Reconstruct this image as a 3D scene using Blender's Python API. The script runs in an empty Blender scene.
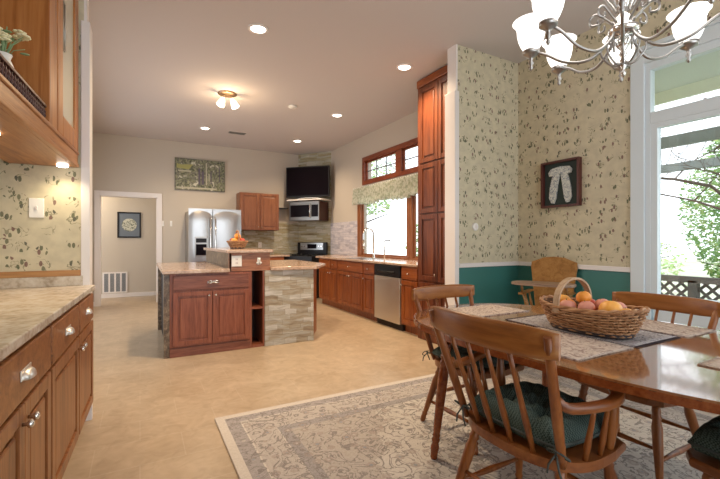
import bpy, bmesh, math, random
from mathutils import Vector, Matrix
random.seed(7)
PI = math.pi
S = bpy.context.scene
COL = S.collection

# ------------------------------------------------------------------ camera
cd = bpy.data.cameras.new('camera'); cam = bpy.data.objects.new('camera', cd); COL.objects.link(cam)
cd.sensor_width = 36; cd.lens = 20.0; cd.shift_y = 0.0021; cd.clip_start = 0.05
cam.location = (0, 0, 1.22)
cam.rotation_euler = (PI/2, 0, -math.radians(28.81))
S.camera = cam
S.view_settings.view_transform = 'Standard'; S.view_settings.look = 'None'
S.view_settings.gamma = 1; S.view_settings.use_curve_mapping = False
S.view_settings.exposure = -0.02
# ------------------------------------------------------------------ world
w = bpy.data.worlds.new('world'); S.world = w; w.use_nodes = True
bg = w.node_tree.nodes['Background']; bg.inputs[0].default_value = (0.90, 0.95, 1.0, 1); bg.inputs[1].default_value = 2.9
CAN_W, CAN_COL = 140.0, (1.0, 0.76, 0.50)

# ------------------------------------------------------------------ materials
def mat(name, col, rough=.5, metal=0, spec=.5, emit=None, es=0, alpha=None):
    m = bpy.data.materials.new(name); m.use_nodes = True
    b = m.node_tree.nodes['Principled BSDF']
    b.inputs['Base Color'].default_value = (*col, 1); b.inputs['Roughness'].default_value = rough
    b.inputs['Metallic'].default_value = metal; b.inputs['Specular IOR Level'].default_value = spec
    if emit: b.inputs['Emission Color'].default_value = (*emit, 1); b.inputs['Emission Strength'].default_value = es
    return m
class NT:
    def __init__(s, m): s.m = m; s.t = m.node_tree; s.b = s.t.nodes['Principled BSDF']
    def n(s, typ, **kw):
        x = s.t.nodes.new(typ)
        for k, v in kw.items(): setattr(x, k, v)
        return x
    def l(s, a, b): s.t.links.new(a, b)
    def coord(s, scale=(1,1,1), rot=(0,0,0), kind='Object'):
        c = s.n('ShaderNodeTexCoord'); mp = s.n('ShaderNodeMapping'); s.l(c.outputs[kind], mp.inputs[0])
        mp.inputs['Scale'].default_value = scale; mp.inputs['Rotation'].default_value = rot
        return mp.outputs[0]
    def noise(s, v, scale, detail=4, dist=0):
        x = s.n('ShaderNodeTexNoise'); s.l(v, x.inputs['Vector']); x.inputs['Scale'].default_value = scale
        x.inputs['Detail'].default_value = detail; x.inputs['Distortion'].default_value = dist; return x.outputs[0]
    def ramp(s, f, stops, interp='LINEAR'):
        r = s.n('ShaderNodeValToRGB'); s.l(f, r.inputs[0]); e = r.color_ramp; e.interpolation = interp
        while len(e.elements) < len(stops): e.elements.new(0.5)
        for i, (p, c) in enumerate(stops):
            e.elements[i].position = p; e.elements[i].color = (*c, 1) if len(c) == 3 else c
        return r.outputs[0]
    def math(s, op, a, b=None, c=None):
        x = s.n('ShaderNodeMath', operation=op)
        for i, v in enumerate((a, b, c)):
            if v is None: continue
            if isinstance(v, (int, float)): x.inputs[i].default_value = v
            else: s.l(v, x.inputs[i])
        return x.outputs[0]
    def mix(s, f, a, b, mode='MIX'):
        x = s.n('ShaderNodeMix', data_type='RGBA', blend_type=mode)
        for i, v in ((0, f), (6, a), (7, b)):
            if isinstance(v, (int, float)): x.inputs[i].default_value = v
            elif isinstance(v, tuple): x.inputs[i].default_value = (*v, 1)
            else: s.l(v, x.inputs[i])
        return x.outputs[2]
    def base(s, c): s.l(c, s.b.inputs['Base Color'])
    def bump(s, h, st=.3, d=.01):
        x = s.n('ShaderNodeBump'); x.inputs['Strength'].default_value = st; x.inputs['Distance'].default_value = d
        s.l(h, x.inputs['Height']); s.l(x.outputs[0], s.b.inputs['Normal'])
def G(v): return (v, v, v)
def wood(name, dark, mid, light, axis='z', rough=.35, sc=1.0, spec=.5):
    m = mat(name, mid, rough, spec=spec); t = NT(m)
    st = {'z': (14, 14, 1.1), 'x': (1.1, 14, 14), 'y': (14, 1.1, 14)}[axis]
    v = t.coord(tuple(a*sc for a in st))
    n1 = t.noise(v, 1.6, 5, 1.2); n2 = t.noise(v, 9, 3, .3)
    f = t.math('ADD', t.math('MULTIPLY', n1, .7), t.math('MULTIPLY', n2, .3))
    t.base(t.ramp(f, [(.30, dark), (.48, mid), (.70, light)])); t.bump(n2, .08, .002)
    return m
M = {}
M['oak_v'] = wood('oak_vertical', (.11,.036,.010), (.25,.092,.027), (.36,.155,.052), 'z')
M['oak_h'] = wood('oak_horizontal', (.11,.036,.010), (.25,.092,.027), (.36,.155,.052), 'y')
M['cherry_v'] = wood('cherry_vertical', (.12,.026,.006), (.25,.062,.013), (.36,.112,.026), 'z')
M['cherry_h'] = wood('cherry_horizontal', (.12,.026,.006), (.25,.062,.013), (.35,.105,.025), 'x')
M['pantry'] = wood('pantry_wood', (.045,.011,.005), (.125,.032,.012), (.23,.068,.025), 'z', sc=.7)
M['win_wood'] = wood('window_wood', (.11,.022,.008), (.20,.042,.013), (.28,.075,.024), 'y')
M['isl_v'] = wood('island_wood_vertical', (.14,.035,.016), (.24,.068,.032), (.32,.11,.058), 'z', sc=1.2)
M['isl_h'] = wood('island_wood_horizontal', (.08,.024,.014), (.19,.058,.032), (.29,.115,.07), 'x', sc=1.2)
M['table'] = wood('table_wood', (.13,.028,.007), (.21,.052,.013), (.30,.09,.026), 'x', rough=.16, sc=.7)
M['chair'] = wood('chair_wood', (.11,.028,.006), (.22,.065,.013), (.32,.115,.028), 'z', rough=.3, sc=.8)
M['chair_x'] = wood('chair_wood_rail', (.17,.055,.012), (.29,.105,.024), (.38,.16,.042), 'x', rough=.3, sc=.6)
M['chair_seat'] = wood('chair_seat_wood', (.12,.032,.009), (.22,.068,.017), (.31,.115,.033), 'y', rough=.28, sc=.6)
M['hc'] = wood('high_chair_wood', (.20,.085,.022), (.32,.15,.04), (.42,.22,.07), 'z', rough=.35, sc=.6)
M['white'] = mat('white_trim_paint', (.80,.76,.74), .4)
M['white_win'] = mat('white_window_paint', (.66,.74,.78), .4)
M['white_plastic'] = mat('white_plastic', (.85,.84,.80), .35)
M['steel'] = mat('brushed_steel', (.52,.53,.54), .28, 1)
M['steel2'] = mat('warm_steel', (.66,.60,.52), .34, .85)
M['chrome'] = mat('polished_nickel', (.75,.74,.72), .14, 1)
M['cupm'] = mat('satin_nickel_pull', (.78,.75,.70), .32, .9)
M['oak_x'] = wood('oak_strip', (.30,.13,.045), (.46,.23,.08), (.56,.32,.13), 'x')
M['nickel'] = mat('aged_nickel', (.40,.39,.38), .28, 1)
M['black'] = mat('black_plastic', (.010,.010,.012), .35, spec=.3)
M['blackg'] = mat('black_gloss', (.005,.003,.005), .22, spec=.08)
M['dark_steel'] = mat('dark_brushed_steel', (.30,.29,.28), .35, 1)
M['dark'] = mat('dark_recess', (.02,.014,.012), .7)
M['green'] = mat('green_wainscot_paint', (.045,.185,.165), .45)
m = mat('kitchen_wall_paint', (.55,.49,.415), .8); t = NT(m); t.bump(t.noise(t.coord(), 60), .05, .002); M['wall'] = m
m = mat('ceiling_paint', (.61,.565,.56), .9); t = NT(m); t.bump(t.noise(t.coord(), 50), .05, .002); M['ceil'] = m

def wallpaper(name, axis, tint=(.60,.54,.385)):
    m = mat(name, tint, .75); t = NT(m)
    c = t.n('ShaderNodeTexCoord'); sp = t.n('ShaderNodeSeparateXYZ'); t.l(c.outputs['Object'], sp.inputs[0])
    cb = t.n('ShaderNodeCombineXYZ'); t.l(sp.outputs[0 if axis == 'x' else 1], cb.inputs[0]); t.l(sp.outputs[2], cb.inputs[1])
    v = cb.outputs[0]
    big = t.n('ShaderNodeTexVoronoi', voronoi_dimensions='2D'); t.l(v, big.inputs['Vector']); big.inputs['Scale'].default_value = 8.8; big.inputs['Randomness'].default_value = .62
    fine = t.n('ShaderNodeTexVoronoi', voronoi_dimensions='2D'); fine.inputs['Scale'].default_value = 40; fine.inputs['Randomness'].default_value = .95
    mp = t.n('ShaderNodeMapping'); mp.inputs['Scale'].default_value = (1, .5, 1); mp.inputs['Rotation'].default_value = (0, 0, .7); t.l(v, mp.inputs[0]); t.l(mp.outputs[0], fine.inputs['Vector'])
    inC = t.math('LESS_THAN', big.outputs['Distance'], .31)
    dot = t.math('LESS_THAN', fine.outputs['Distance'], .36)
    sep = t.n('ShaderNodeSeparateColor'); t.l(fine.outputs['Color'], sep.inputs[0])
    keep = t.math('GREATER_THAN', sep.outputs[0], .45)
    mask = t.math('MULTIPLY', t.math('MULTIPLY', inC, dot), keep)
    # vines: thin contour lines near the sprigs
    nz = t.noise(v, 11, 2, 1.0)
    vine = t.math('LESS_THAN', t.math('ABSOLUTE', t.math('SUBTRACT', nz, .5)), .014)
    vine = t.math('MULTIPLY', vine, t.math('LESS_THAN', big.outputs['Distance'], .36))
    leaf = t.ramp(sep.outputs[1], [(0, (.085,.10,.05)), (.45, (.13,.14,.075)), (.62, (.17,.075,.07)), (.85, (.055,.06,.045))], 'CONSTANT')
    mot = t.ramp(t.noise(v, 14, 3), [(.35, tuple(a*.93 for a in tint)), (.65, tuple(min(1, a*1.07) for a in tint))])
    c1 = t.mix(t.math('MULTIPLY', vine, .7), mot, (.20,.19,.11))
    t.base(t.mix(t.math('MULTIPLY', mask, .85), c1, leaf)); return m
M['paper_x'] = wallpaper('wallpaper_on_cross_walls', 'x'); M['paper_y'] = wallpaper('wallpaper_on_side_wall', 'y')

def stone(name, axis, cols, rowh=.045):
    m = mat(name, cols[1], .8); t = NT(m)
    c = t.n('ShaderNodeTexCoord'); sp = t.n('ShaderNodeSeparateXYZ'); t.l(c.outputs['Object'], sp.inputs[0])
    wob = t.math('MULTIPLY', t.math('SUBTRACT', t.noise(c.outputs['Object'], 5, 2), .5), .05)
    cb = t.n('ShaderNodeCombineXYZ'); t.l(sp.outputs[0 if axis == 'x' else 1], cb.inputs[0]); t.l(t.math('ADD', sp.outputs[2], wob), cb.inputs[1])
    b = t.n('ShaderNodeTexBrick', offset=.37, offset_frequency=2, squash=.55, squash_frequency=3); t.l(cb.outputs[0], b.inputs['Vector'])
    b.inputs['Scale'].default_value = 1; b.inputs['Brick Width'].default_value = .26; b.inputs['Row Height'].default_value = rowh
    b.inputs['Mortar Size'].default_value = .002; b.inputs['Mortar Smooth'].default_value = .6; b.inputs['Color1'].default_value = (0,0,0,1); b.inputs['Color2'].default_value = (1,1,1,1); b.inputs['Mortar'].default_value = (.3,.3,.3,1)
    mp = t.n('ShaderNodeMapping'); mp.inputs['Scale'].default_value = (4, 20, 1); t.l(cb.outputs[0], mp.inputs[0])
    n = t.noise(mp.outputs[0], 1.2, 5, .5)
    f = t.math('ADD', t.math('MULTIPLY', b.outputs[0], .32), t.math('MULTIPLY', n, .78))
    c_ = t.ramp(f, [(.30, cols[0]), (.46, cols[1]), (.60, cols[2]), (.76, cols[3])])
    t.base(t.mix(t.math('MULTIPLY', b.outputs['Fac'], .55), c_, tuple(a*.6 for a in cols[0]))); t.bump(f, .7, .012); return m
ISC = [(.25,.19,.13), (.38,.33,.25), (.43,.41,.36), (.58,.56,.52)]
M['stone_isl'] = stone('island_ledger_stone', 'x', ISC, .058)
M['stone_isl_y'] = stone('island_ledger_stone_sides', 'y', ISC, .058)
SPC = [(.22,.165,.085), (.38,.33,.20), (.42,.40,.31), (.56,.52,.43)]
M['stone_back'] = stone('splash_stone_back', 'x', SPC, .05)
M['stone_side'] = stone('splash_stone_side', 'y', [(.36,.34,.38), (.46,.44,.50), (.55,.52,.56), (.64,.60,.62)], .05)
def granite(name, a, b, c, sc=18, rough=.2):
    m = mat(name, b, rough); t = NT(m); v = t.coord()
    f = t.math('ADD', t.math('MULTIPLY', t.noise(v, sc, 6, .8), .6), t.math('MULTIPLY', t.noise(v, sc*6, 3), .4))
    t.base(t.ramp(f, [(.36, a), (.5, b), (.64, c)])); return m
M['granite'] = granite('beige_marble_top', (.36,.28,.20), (.58,.50,.40), (.68,.62,.54), 7)
M['granite2'] = granite('pink_beige_granite', (.34,.22,.16), (.50,.35,.26), (.60,.47,.38), 22, .16)
M['granite_dk'] = granite('speckled_brown_granite', (.04,.025,.015), (.14,.095,.06), (.33,.25,.17), 14, .3)
# floor
m = mat('floor_tile', (.5,.4,.3), .32); t = NT(m); v = t.coord()
b = t.n('ShaderNodeTexBrick', offset=.5); t.l(v, b.inputs['Vector']); mp = v.node
b.inputs['Scale'].default_value = 1; b.inputs['Brick Width'].default_value = .46; b.inputs['Row Height'].default_value = .31; b.inputs['Mortar Size'].default_value = .003
b.inputs['Color1'].default_value = (.43,.325,.215,1); b.inputs['Color2'].default_value = (.46,.355,.24,1); b.inputs['Mortar'].default_value = (.52,.43,.32,1)
n = t.noise(v, 3.5, 5, 1.0); n_ = t.noise(v, 9, 5, 1.5); n = t.math('ADD', t.math('MULTIPLY', n, .5), t.math('MULTIPLY', n_, .5)); t.base(t.mix(.5, b.outputs[0], t.ramp(n, [(.36, (.31,.225,.145)), (.64, (.56,.44,.32))])))
M['floor'] = m
# rug
RW, RL = 3.05, 4.3
m = mat('rug_pile', (.5,.45,.4), .95, spec=.1); t = NT(m)
c = t.n('ShaderNodeTexCoord'); sp = t.n('ShaderNodeSeparateXYZ'); t.l(c.outputs['Object'], sp.inputs[0])
ex = t.math('SUBTRACT', RW/2, t.math('ABSOLUTE', sp.outputs[0])); ey = t.math('SUBTRACT', RL/2, t.math('ABSOLUTE', sp.outputs[1]))
d = t.math('MINIMUM', ex, ey)
v = c.outputs['Object']
vo = t.n('ShaderNodeTexVoronoi'); t.l(v, vo.inputs['Vector']); vo.inputs['Scale'].default_value = 11; vo.inputs['Randomness'].default_value = .7
n1 = t.noise(v, 9, 3, 2.0); n2 = t.noise(v, 5, 2, 1.2)
scroll = t.math('LESS_THAN', t.math('ABSOLUTE', t.math('SUBTRACT', n1, .5)), .032)
flower = t.math('LESS_THAN', vo.outputs['Distance'], .30); heart = t.math('LESS_THAN', vo.outputs['Distance'], .13)
band = t.ramp(t.math('DIVIDE', d, 1.2), [(0, (.62,.55,.48)), (.045, (.33,.29,.28)), (.115, (.62,.56,.49)), (.122, (.47,.41,.365)), (.27, (.62,.56,.49)), (.277, (.30,.27,.265)), (.335, (.44,.38,.33))], 'CONSTANT')
sx = t.math('DIVIDE', sp.outputs[0], RW/2-.42); sy = t.math('DIVIDE', sp.outputs[1], RL/2-.42)
rad = t.math('ADD', t.math('ADD', t.math('ABSOLUTE', sx), t.math('ABSOLUTE', sy)), t.math('MULTIPLY', t.math('SUBTRACT', n2, .5), .35))
infield = t.math('MULTIPLY', t.math('LESS_THAN', rad, 1.35), t.math('GREATER_THAN', d, .402))
c1 = t.mix(infield, band, (.60,.55,.49))
edge = t.math('MULTIPLY', t.math('LESS_THAN', t.math('ABSOLUTE', t.math('SUBTRACT', rad, 1.35)), .03), t.math('GREATER_THAN', d, .402)); c1 = t.mix(edge, c1, (.56,.51,.45))
inside = t.math('GREATER_THAN', d, .056)
c2 = t.mix(t.math('MULTIPLY', t.math('MULTIPLY', scroll, inside), .85), c1, (.17,.14,.125))
c3 = t.mix(t.math('MULTIPLY', t.math('MULTIPLY', flower, t.math('GREATER_THAN', d, .15)), .55), c2, (.30,.225,.19))
hc_ = t.ramp(vo.outputs['Color'], [(0, (.50,.44,.38)), (.45, (.24,.26,.29)), (.7, (.50,.43,.35))], 'CONSTANT')
c4 = t.mix(t.math('MULTIPLY', t.math('MULTIPLY', heart, inside), .8), c3, hc_)
t.base(t.mix(.25, c4, t.ramp(t.noise(v, 120, 2), [(.3, G(.25)), (.7, G(.6))]), 'MIX')); M['rug'] = m
def fabric_check(name, a, b, sc=90):
    m = mat(name, a, .9, spec=.2); t = NT(m); ch = t.n('ShaderNodeTexChecker'); t.l(t.coord(), ch.inputs[0]); ch.inputs['Scale'].default_value = sc
    ch.inputs['Color1'].default_value = (*a, 1); ch.inputs['Color2'].default_value = (*b, 1)
    t.base(t.mix(.35, ch.outputs[0], t.ramp(t.noise(t.coord(), 12), [(.35, a), (.65, b)]))); return m
M['cushion'] = fabric_check('green_checked_cotton', (.012,.026,.022), (.10,.14,.125), 170)
M['cord'] = mat('cushion_tie', (.06,.075,.07), .9)
def lace(name, a, b, sc=28):
    m = mat(name, a, .9, spec=.2); t = NT(m); v = t.coord()
    n = t.noise(v, sc, 4, 2); t.base(t.ramp(n, [(.38, b), (.5, a), (.6, tuple(min(1, x*1.15) for x in a))])); return m
M['mat'] = lace('placemat_weave', (.50,.42,.36), (.30,.22,.20)); M['runner'] = lace('runner_weave', (.38,.35,.35), (.19,.17,.18), 40)
M['fringe'] = mat('dark_fringe', (.06,.05,.06), .9)
M['wicker'] = wood('wicker', (.14,.055,.02), (.38,.18,.075), (.58,.36,.19), 'x', .55, 2)
M['wicker_gap'] = mat('gap_shade', (.11,.05,.02), .8); M['wicker_d'] = mat('dark_wicker', (.05,.035,.035), .6)
M['orange'] = mat('orange_peel', (.85,.33,.045), .4); M['orange2'] = mat('yellow_orange_peel', (.88,.42,.08), .4)
M['peach'] = mat('pink_peach_skin', (.70,.30,.22), .5); M['red'] = mat('red_apple_skin', (.50,.06,.03), .3); M['leaf'] = mat('dull_green_leaf', (.10,.16,.04), .6)
M['glass_shade'] = mat('frosted_shade', (.9,.9,.88), .3, emit=(1,.98,.95), es=1.6)
M['warm_shade'] = mat('warm_frosted_shade', (.9,.85,.75), .3, emit=(1,.86,.66), es=4)
M['can_glow'] = mat('lamp_glow', (1,1,1), .5, emit=(1,.90,.78), es=9)
m = bpy.data.materials.new('window_glass'); m.use_nodes = True; t = m.node_tree; t.nodes.clear()
o_ = t.nodes.new('ShaderNodeOutputMaterial'); mx = t.nodes.new('ShaderNodeMixShader'); tr = t.nodes.new('ShaderNodeBsdfTransparent'); gl = t.nodes.new('ShaderNodeBsdfGlossy')
gl.inputs['Roughness'].default_value = .02; mx.inputs[0].default_value = .06; tr.inputs[0].default_value = (.97,.98,.98,1)
t.links.new(tr.outputs[0], mx.inputs[1]); t.links.new(gl.outputs[0], mx.inputs[2]); t.links.new(mx.outputs[0], o_.inputs[0]); M['glass'] = m
m = bpy.data.materials.new('sheer_lace'); m.use_nodes = True; t = m.node_tree; t.nodes.clear()
o_ = t.nodes.new('ShaderNodeOutputMaterial'); mx = t.nodes.new('ShaderNodeMixShader'); tr = t.nodes.new('ShaderNodeBsdfTransparent'); df = t.nodes.new('ShaderNodeBsdfTranslucent'); df2 = t.nodes.new('ShaderNodeBsdfDiffuse'); m2 = t.nodes.new('ShaderNodeMixShader')
nz = t.nodes.new('ShaderNodeTexNoise'); nz.inputs['Scale'].default_value = 24; nz.inputs['Detail'].default_value = 3; rp = t.nodes.new('ShaderNodeValToRGB')
rp.color_ramp.elements[0].color = (.60,.66,.54,1); rp.color_ramp.elements[0].position = .42; rp.color_ramp.elements[1].color = (.90,.92,.86,1); rp.color_ramp.elements[1].position = .54
tcx = t.nodes.new('ShaderNodeTexCoord'); t.links.new(tcx.outputs['Object'], nz.inputs['Vector']); t.links.new(nz.outputs[0], rp.inputs[0]); t.links.new(rp.outputs[0], df.inputs[0]); t.links.new(rp.outputs[0], df2.inputs[0])
m2.inputs[0].default_value = .6; t.links.new(df2.outputs[0], m2.inputs[1]); t.links.new(df.outputs[0], m2.inputs[2]); mx.inputs[0].default_value = .62
t.links.new(tr.outputs[0], mx.inputs[1]); t.links.new(m2.outputs[0], mx.inputs[2]); t.links.new(mx.outputs[0], o_.inputs[0]); M['sheer'] = m

# ------------------------------------------------------------------ mesh helpers
def B(): return bmesh.new()
def box(bm, x0, y0, z0, x1, y1, z1, bev=0, mi=0):
    r = bmesh.ops.create_cube(bm, size=1)
    vs = r['verts']
    for v in vs:
        v.co = Vector(((x0+x1)/2 + v.co.x*(x1-x0), (y0+y1)/2 + v.co.y*(y1-y0), (z0+z1)/2 + v.co.z*(z1-z0)))
    fs = set(f for v in vs for f in v.link_faces)
    for f in fs: f.material_index = mi
    if bev:
        es = list(set(e for v in vs for e in v.link_edges))
        bmesh.ops.bevel(bm, geom=es, offset=bev, segments=2, affect='EDGES', profile=.5)
def frame_axes(d):
    d = d.normalized(); a = Vector((0,0,1)) if abs(d.z) < .9 else Vector((1,0,0))
    u = d.cross(a).normalized(); return u, d.cross(u).normalized()
def tube(bm, pts, rad, n=8, closed=False, smooth=True, flat=1.0):
    pts = [Vector(p) for p in pts]; N = len(pts)
    if not hasattr(rad, '__len__'): rad = [rad]*N
    rings = []; pu = None
    for i, p in enumerate(pts):
        if closed: d = pts[(i+1) % N]-pts[i-1]
        else: d = pts[min(i+1, N-1)]-pts[max(i-1, 0)]
        u, v = frame_axes(d)
        if pu is not None:
            u = (pu - d.normalized()*pu.dot(d.normalized()))
            u = u.normalized() if u.length > 1e-6 else frame_axes(d)[0]
            v = d.normalized().cross(u)
        pu = u
        rings.append([bm.verts.new(p + (u*math.cos(2*PI*k/n)*flat + v*math.sin(2*PI*k/n))*rad[i]) for k in range(n)])
    for i in range(N if closed else N-1):
        a, b = rings[i], rings[(i+1) % N]
        for k in range(n):
            f = bm.faces.new((a[k], a[(k+1) % n], b[(k+1) % n], b[k])); f.smooth = smooth
    if not closed:
        bm.faces.new(rings[0]); bm.faces.new(rings[-1])
def turned(bm, p0, p1, prof, n=12):
    p0, p1 = Vector(p0), Vector(p1)
    tube(bm, [p0.lerp(p1, t_) for t_, r in prof], [r for t_, r in prof], n)
def lathe(bm, prof, c=(0,0,0), n=24):
    c = Vector(c); rings = []
    for r, z in prof: rings.append([bm.verts.new(c + Vector((r*math.cos(2*PI*k/n), r*math.sin(2*PI*k/n), z))) for k in range(n)])
    for a, b in zip(rings, rings[1:]):
        for k in range(n): f = bm.faces.new((a[k], a[(k+1) % n], b[(k+1) % n], b[k])); f.smooth = True
    if prof[0][0] > 1e-4: bm.faces.new(rings[0])
    if prof[-1][0] > 1e-4: bm.faces.new(rings[-1])
def prism(bm, outline, z0, z1, bev=0, smooth=False):
    bot = [bm.verts.new((x, y, z0)) for x, y in outline]; top = [bm.verts.new((x, y, z1)) for x, y in outline]
    n = len(outline); bm.faces.new(list(reversed(bot))); tf = bm.faces.new(top); sides = []
    for i in range(n):
        f = bm.faces.new((bot[i], bot[(i+1) % n], top[(i+1) % n], top[i])); f.smooth = smooth; sides.append(f)
    if bev:
        es = [e for e in bm.edges if (e.verts[0] in top and e.verts[1] in top) or (e.verts[0] in bot and e.verts[1] in bot)]
        bmesh.ops.bevel(bm, geom=es, offset=bev, segments=3, affect='EDGES', profile=.5)
def sweep(bm, pts, w, h, up=Vector((0,0,1)), ws=None, hs=None):
    """rectangular bar swept along pts; w across, h along up"""
    pts = [Vector(p) for p in pts]; N = len(pts); rings = []
    for i, p in enumerate(pts):
        d = (pts[min(i+1, N-1)]-pts[max(i-1, 0)]).normalized(); s = d.cross(up).normalized(); uu = s.cross(d).normalized()
        W = ws[i] if ws else w; H_ = hs[i] if hs else h
        rings.append([bm.verts.new(p + s*a*W/2 + uu*b*H_/2) for a, b in ((-1,-.7),(-.7,-1),(.7,-1),(1,-.7),(1,.7),(.7,1),(-.7,1),(-1,.7))])
    for a, b in zip(rings, rings[1:]):
        for k in range(8): f = bm.faces.new((a[k], a[(k+1) % 8], b[(k+1) % 8], b[k])); f.smooth = True
    bm.faces.new(rings[0]); bm.faces.new(rings[-1])
def ball(bm, c, r, sx=1, sy=1, sz=1, seg=16, j=0):
    r_ = bmesh.ops.create_uvsphere(bm, u_segments=seg, v_segments=max(6, seg*2//3), radius=r)
    for v in r_['verts']:
        v.co = Vector((v.co.x*sx, v.co.y*sy, v.co.z*sz))*(1+random.uniform(-j, j)) + Vector(c)
        for f in v.link_faces: f.smooth = True
def obj(name, bm, m, parent=None, loc=None, rz=None, label=None):
    bmesh.ops.recalc_face_normals(bm, faces=bm.faces[:])
    me = bpy.data.meshes.new(name); bm.to_mesh(me); bm.free()
    for k in (m if isinstance(m, (list, tuple)) else [m]): me.materials.append(M[k] if isinstance(k, str) else k)
    o = bpy.data.objects.new(name, me); COL.objects.link(o)
    if parent: o.parent = parent
    if loc is not None: o.location = loc
    if rz is not None: o.rotation_euler = (0, 0, rz)
    if label: o['label'] = label
    return o
def thing(name, label, cat, loc=(0,0,0), rz=0, group=None):
    o = bpy.data.objects.new(name, None); COL.objects.link(o); o.empty_display_size = .1
    o.location = loc; o.rotation_euler = (0,0,rz); o['label'] = label; o['category'] = cat
    if group: o['group'] = group
    return o
def tag(o, label, cat, group=None, kind=None):
    o['label'] = label; o['category'] = cat
    if group: o['group'] = group
    if kind: o['kind'] = kind
    return o
def struct(name, bm, m, parent=None):
    o = obj(name, bm, m, parent)
    if not parent: o['kind'] = 'structure'
    return o
def dup(root, loc, rz, label, group=None):
    r = root.copy(); COL.objects.link(r); r.location = loc; r.rotation_euler = (0,0,rz); r['label'] = label
    if group: r['group'] = group
    for ch in list(root.children):
        c = ch.copy(); COL.objects.link(c); c.parent = r
        for g in ch.children: d_ = g.copy(); COL.objects.link(d_); d_.parent = c
    return r

def light(kind, name, loc, e, col, size=.05, spot=None, blend=.6, rot=(0,0,0)):
    ld = bpy.data.lights.new(name, kind); ld.energy = e; ld.color = col
    if kind in ('POINT', 'SPOT'): ld.shadow_soft_size = size
    if kind == 'AREA': ld.size = size
    if spot: ld.spot_size = spot; ld.spot_blend = blend
    o = bpy.data.objects.new(name, ld); COL.objects.link(o); o.location = loc; o.rotation_euler = rot; return o

# ================================================================== SETTING
CH, XR, YB, YP = 3.24, 3.77, 8.9, 3.30
XL = -1.03
b = B(); box(b, -2.2, -3, -.1, 3.77, 10.2, 0); struct('floor', b, 'floor')
b = B(); box(b, -2.2, -3, CH, 3.95, 10.2, CH+.1); struct('ceiling', b, 'ceil')
b = B(); box(b, XL-.12, -3, 0, XL, 4.2, CH); box(b, XL-.12, 8.1, 0, XL, YB, CH); box(b, XL-.12, 4.2, 0, XL, 8.1, .25); box(b, XL-.12, 4.2, 2.5, XL, 8.1, CH); struct('wall_left', b, 'wall')
b = B()
for y in (4.2, 5.45, 6.75, 8.02): box(b, XL-.10, y, .25, XL+.01, y+.08, 2.5)
box(b, XL-.10, 4.2, .25, XL+.01, 8.1, .33); box(b, XL-.10, 4.2, 2.42, XL+.01, 8.1, 2.5); struct('added_fill_window', b, 'white')  # unseen window opening, added so sky light fills the kitchen
# wall with doorway
DX0, DX1, DZ = -.66, .30, 2.08
b = B(); box(b, XL, YB, 0, DX0, YB+.13, CH); box(b, DX1, YB, 0, XR, YB+.13, CH); box(b, DX0, YB, DZ, DX1, YB+.13, CH); struct('wall_back', b, 'wall')
b = B(); box(b, -2.2, 10.1, 0, .55, 10.2, CH); box(b, .43, YB+.13, 0, .55, 10.1, CH); box(b, -2.2, YB+.13, 0, -2.1, 10.1, CH); box(b, -2.1, YB+.13, 2.45, .43, 10.1, 2.5); struct('wall_hall', b, 'wall')
b = B(); box(b, DX0-.085, YB-.02, 0, DX0, YB, DZ+.085, .004); box(b, DX1, YB-.02, 0, DX1+.085, YB, DZ+.085, .004); box(b, DX0, YB-.02, DZ, DX1, YB, DZ+.085, .004)
box(b, DX0-.001, YB-.01, 0, DX0+.015, YB+.135, DZ); box(b, DX1-.015, YB-.01, 0, DX1, YB+.135, DZ); box(b, DX0, YB-.01, DZ-.015, DX1, YB+.135, DZ); struct('door_1', b, 'white')
b = B(); box(b, -2.1, 10.085, 0, .43, 10.1, .09, .004); struct('baseboard_hall', b, 'white')
b = B(); box(b, XL, YB-.015, 0, DX0-.085, YB, .09, .004); box(b, DX1+.085, YB-.015, 0, .74, YB, .09, .004); struct('baseboard_back', b, 'white')
# left divider wall with wallpaper, white corner trim
b = B(); box(b, XL, YP, 0, -.335, YP+.14, CH); struct('wall_divider_left', b, 'paper_x')
b = B(); box(b, -.352, YP-.012, .0, -.30, YP, 2.72, .004); box(b, -.335, YP, 0, -.30, YP+.15, 2.72, .004); box(b, -.335, YP, 2.72, -.32, YP+.14, CH); struct('trim_1', b, 'white')
b = B(); box(b, -.325, YP-.03, 0, -.285, YP, .11, .003); struct('baseboard_left', b, 'white')
# right divider wall (paper above, green below) and dining side wall
YA = 3.12; XA = 2.86; RZ = .965
b = B(); box(b, XA, YA, RZ, XR, YA+.13, CH); box(b, XA, YA, 0, XR, YA+.13, RZ, mi=1); struct('wall_divider_right', b, ['paper_x', 'green'])
b = B(); box(b, XA-.045, YA-.012, 0, XA+.012, YA+.145, 2.76, .004); box(b, XA-.02, YA-.002, 2.76, XA, YA+.13, CH); struct('trim_2', b, 'white')
b = B(); box(b, XA+.012, YA-.022, RZ-.02, XR, YA, RZ+.025, .005); struct('trim_3', b, 'white')
b = B(); box(b, XA+.012, YA-.014, 0, XR, YA, .1, .004); struct('baseboard_divider', b, 'white')
WY1, WY0, WT = 1.92, -1.2, 2.83       # dining window casing outer extents
T = .16
b = B(); box(b, XR, WY1-.05, RZ, XR+T, YA, CH); box(b, XR, WY1-.05, 0, XR+T, YA, RZ, mi=1); box(b, XR, -3, WT-.05, XR+T, WY1-.05, CH); box(b, XR, -3, 0, XR+T, WY0, WT-.05)
struct('wall_right', b, ['paper_y', 'green'])
b = B(); box(b, XR-.022, WY1, RZ-.02, XR, YA-.022, RZ+.025, .005); struct('trim_4', b, 'white')
b = B(); box(b, XR-.014, WY1, 0, XR, YA-.014, .1, .004); struct('baseboard_right', b, 'white')
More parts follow.
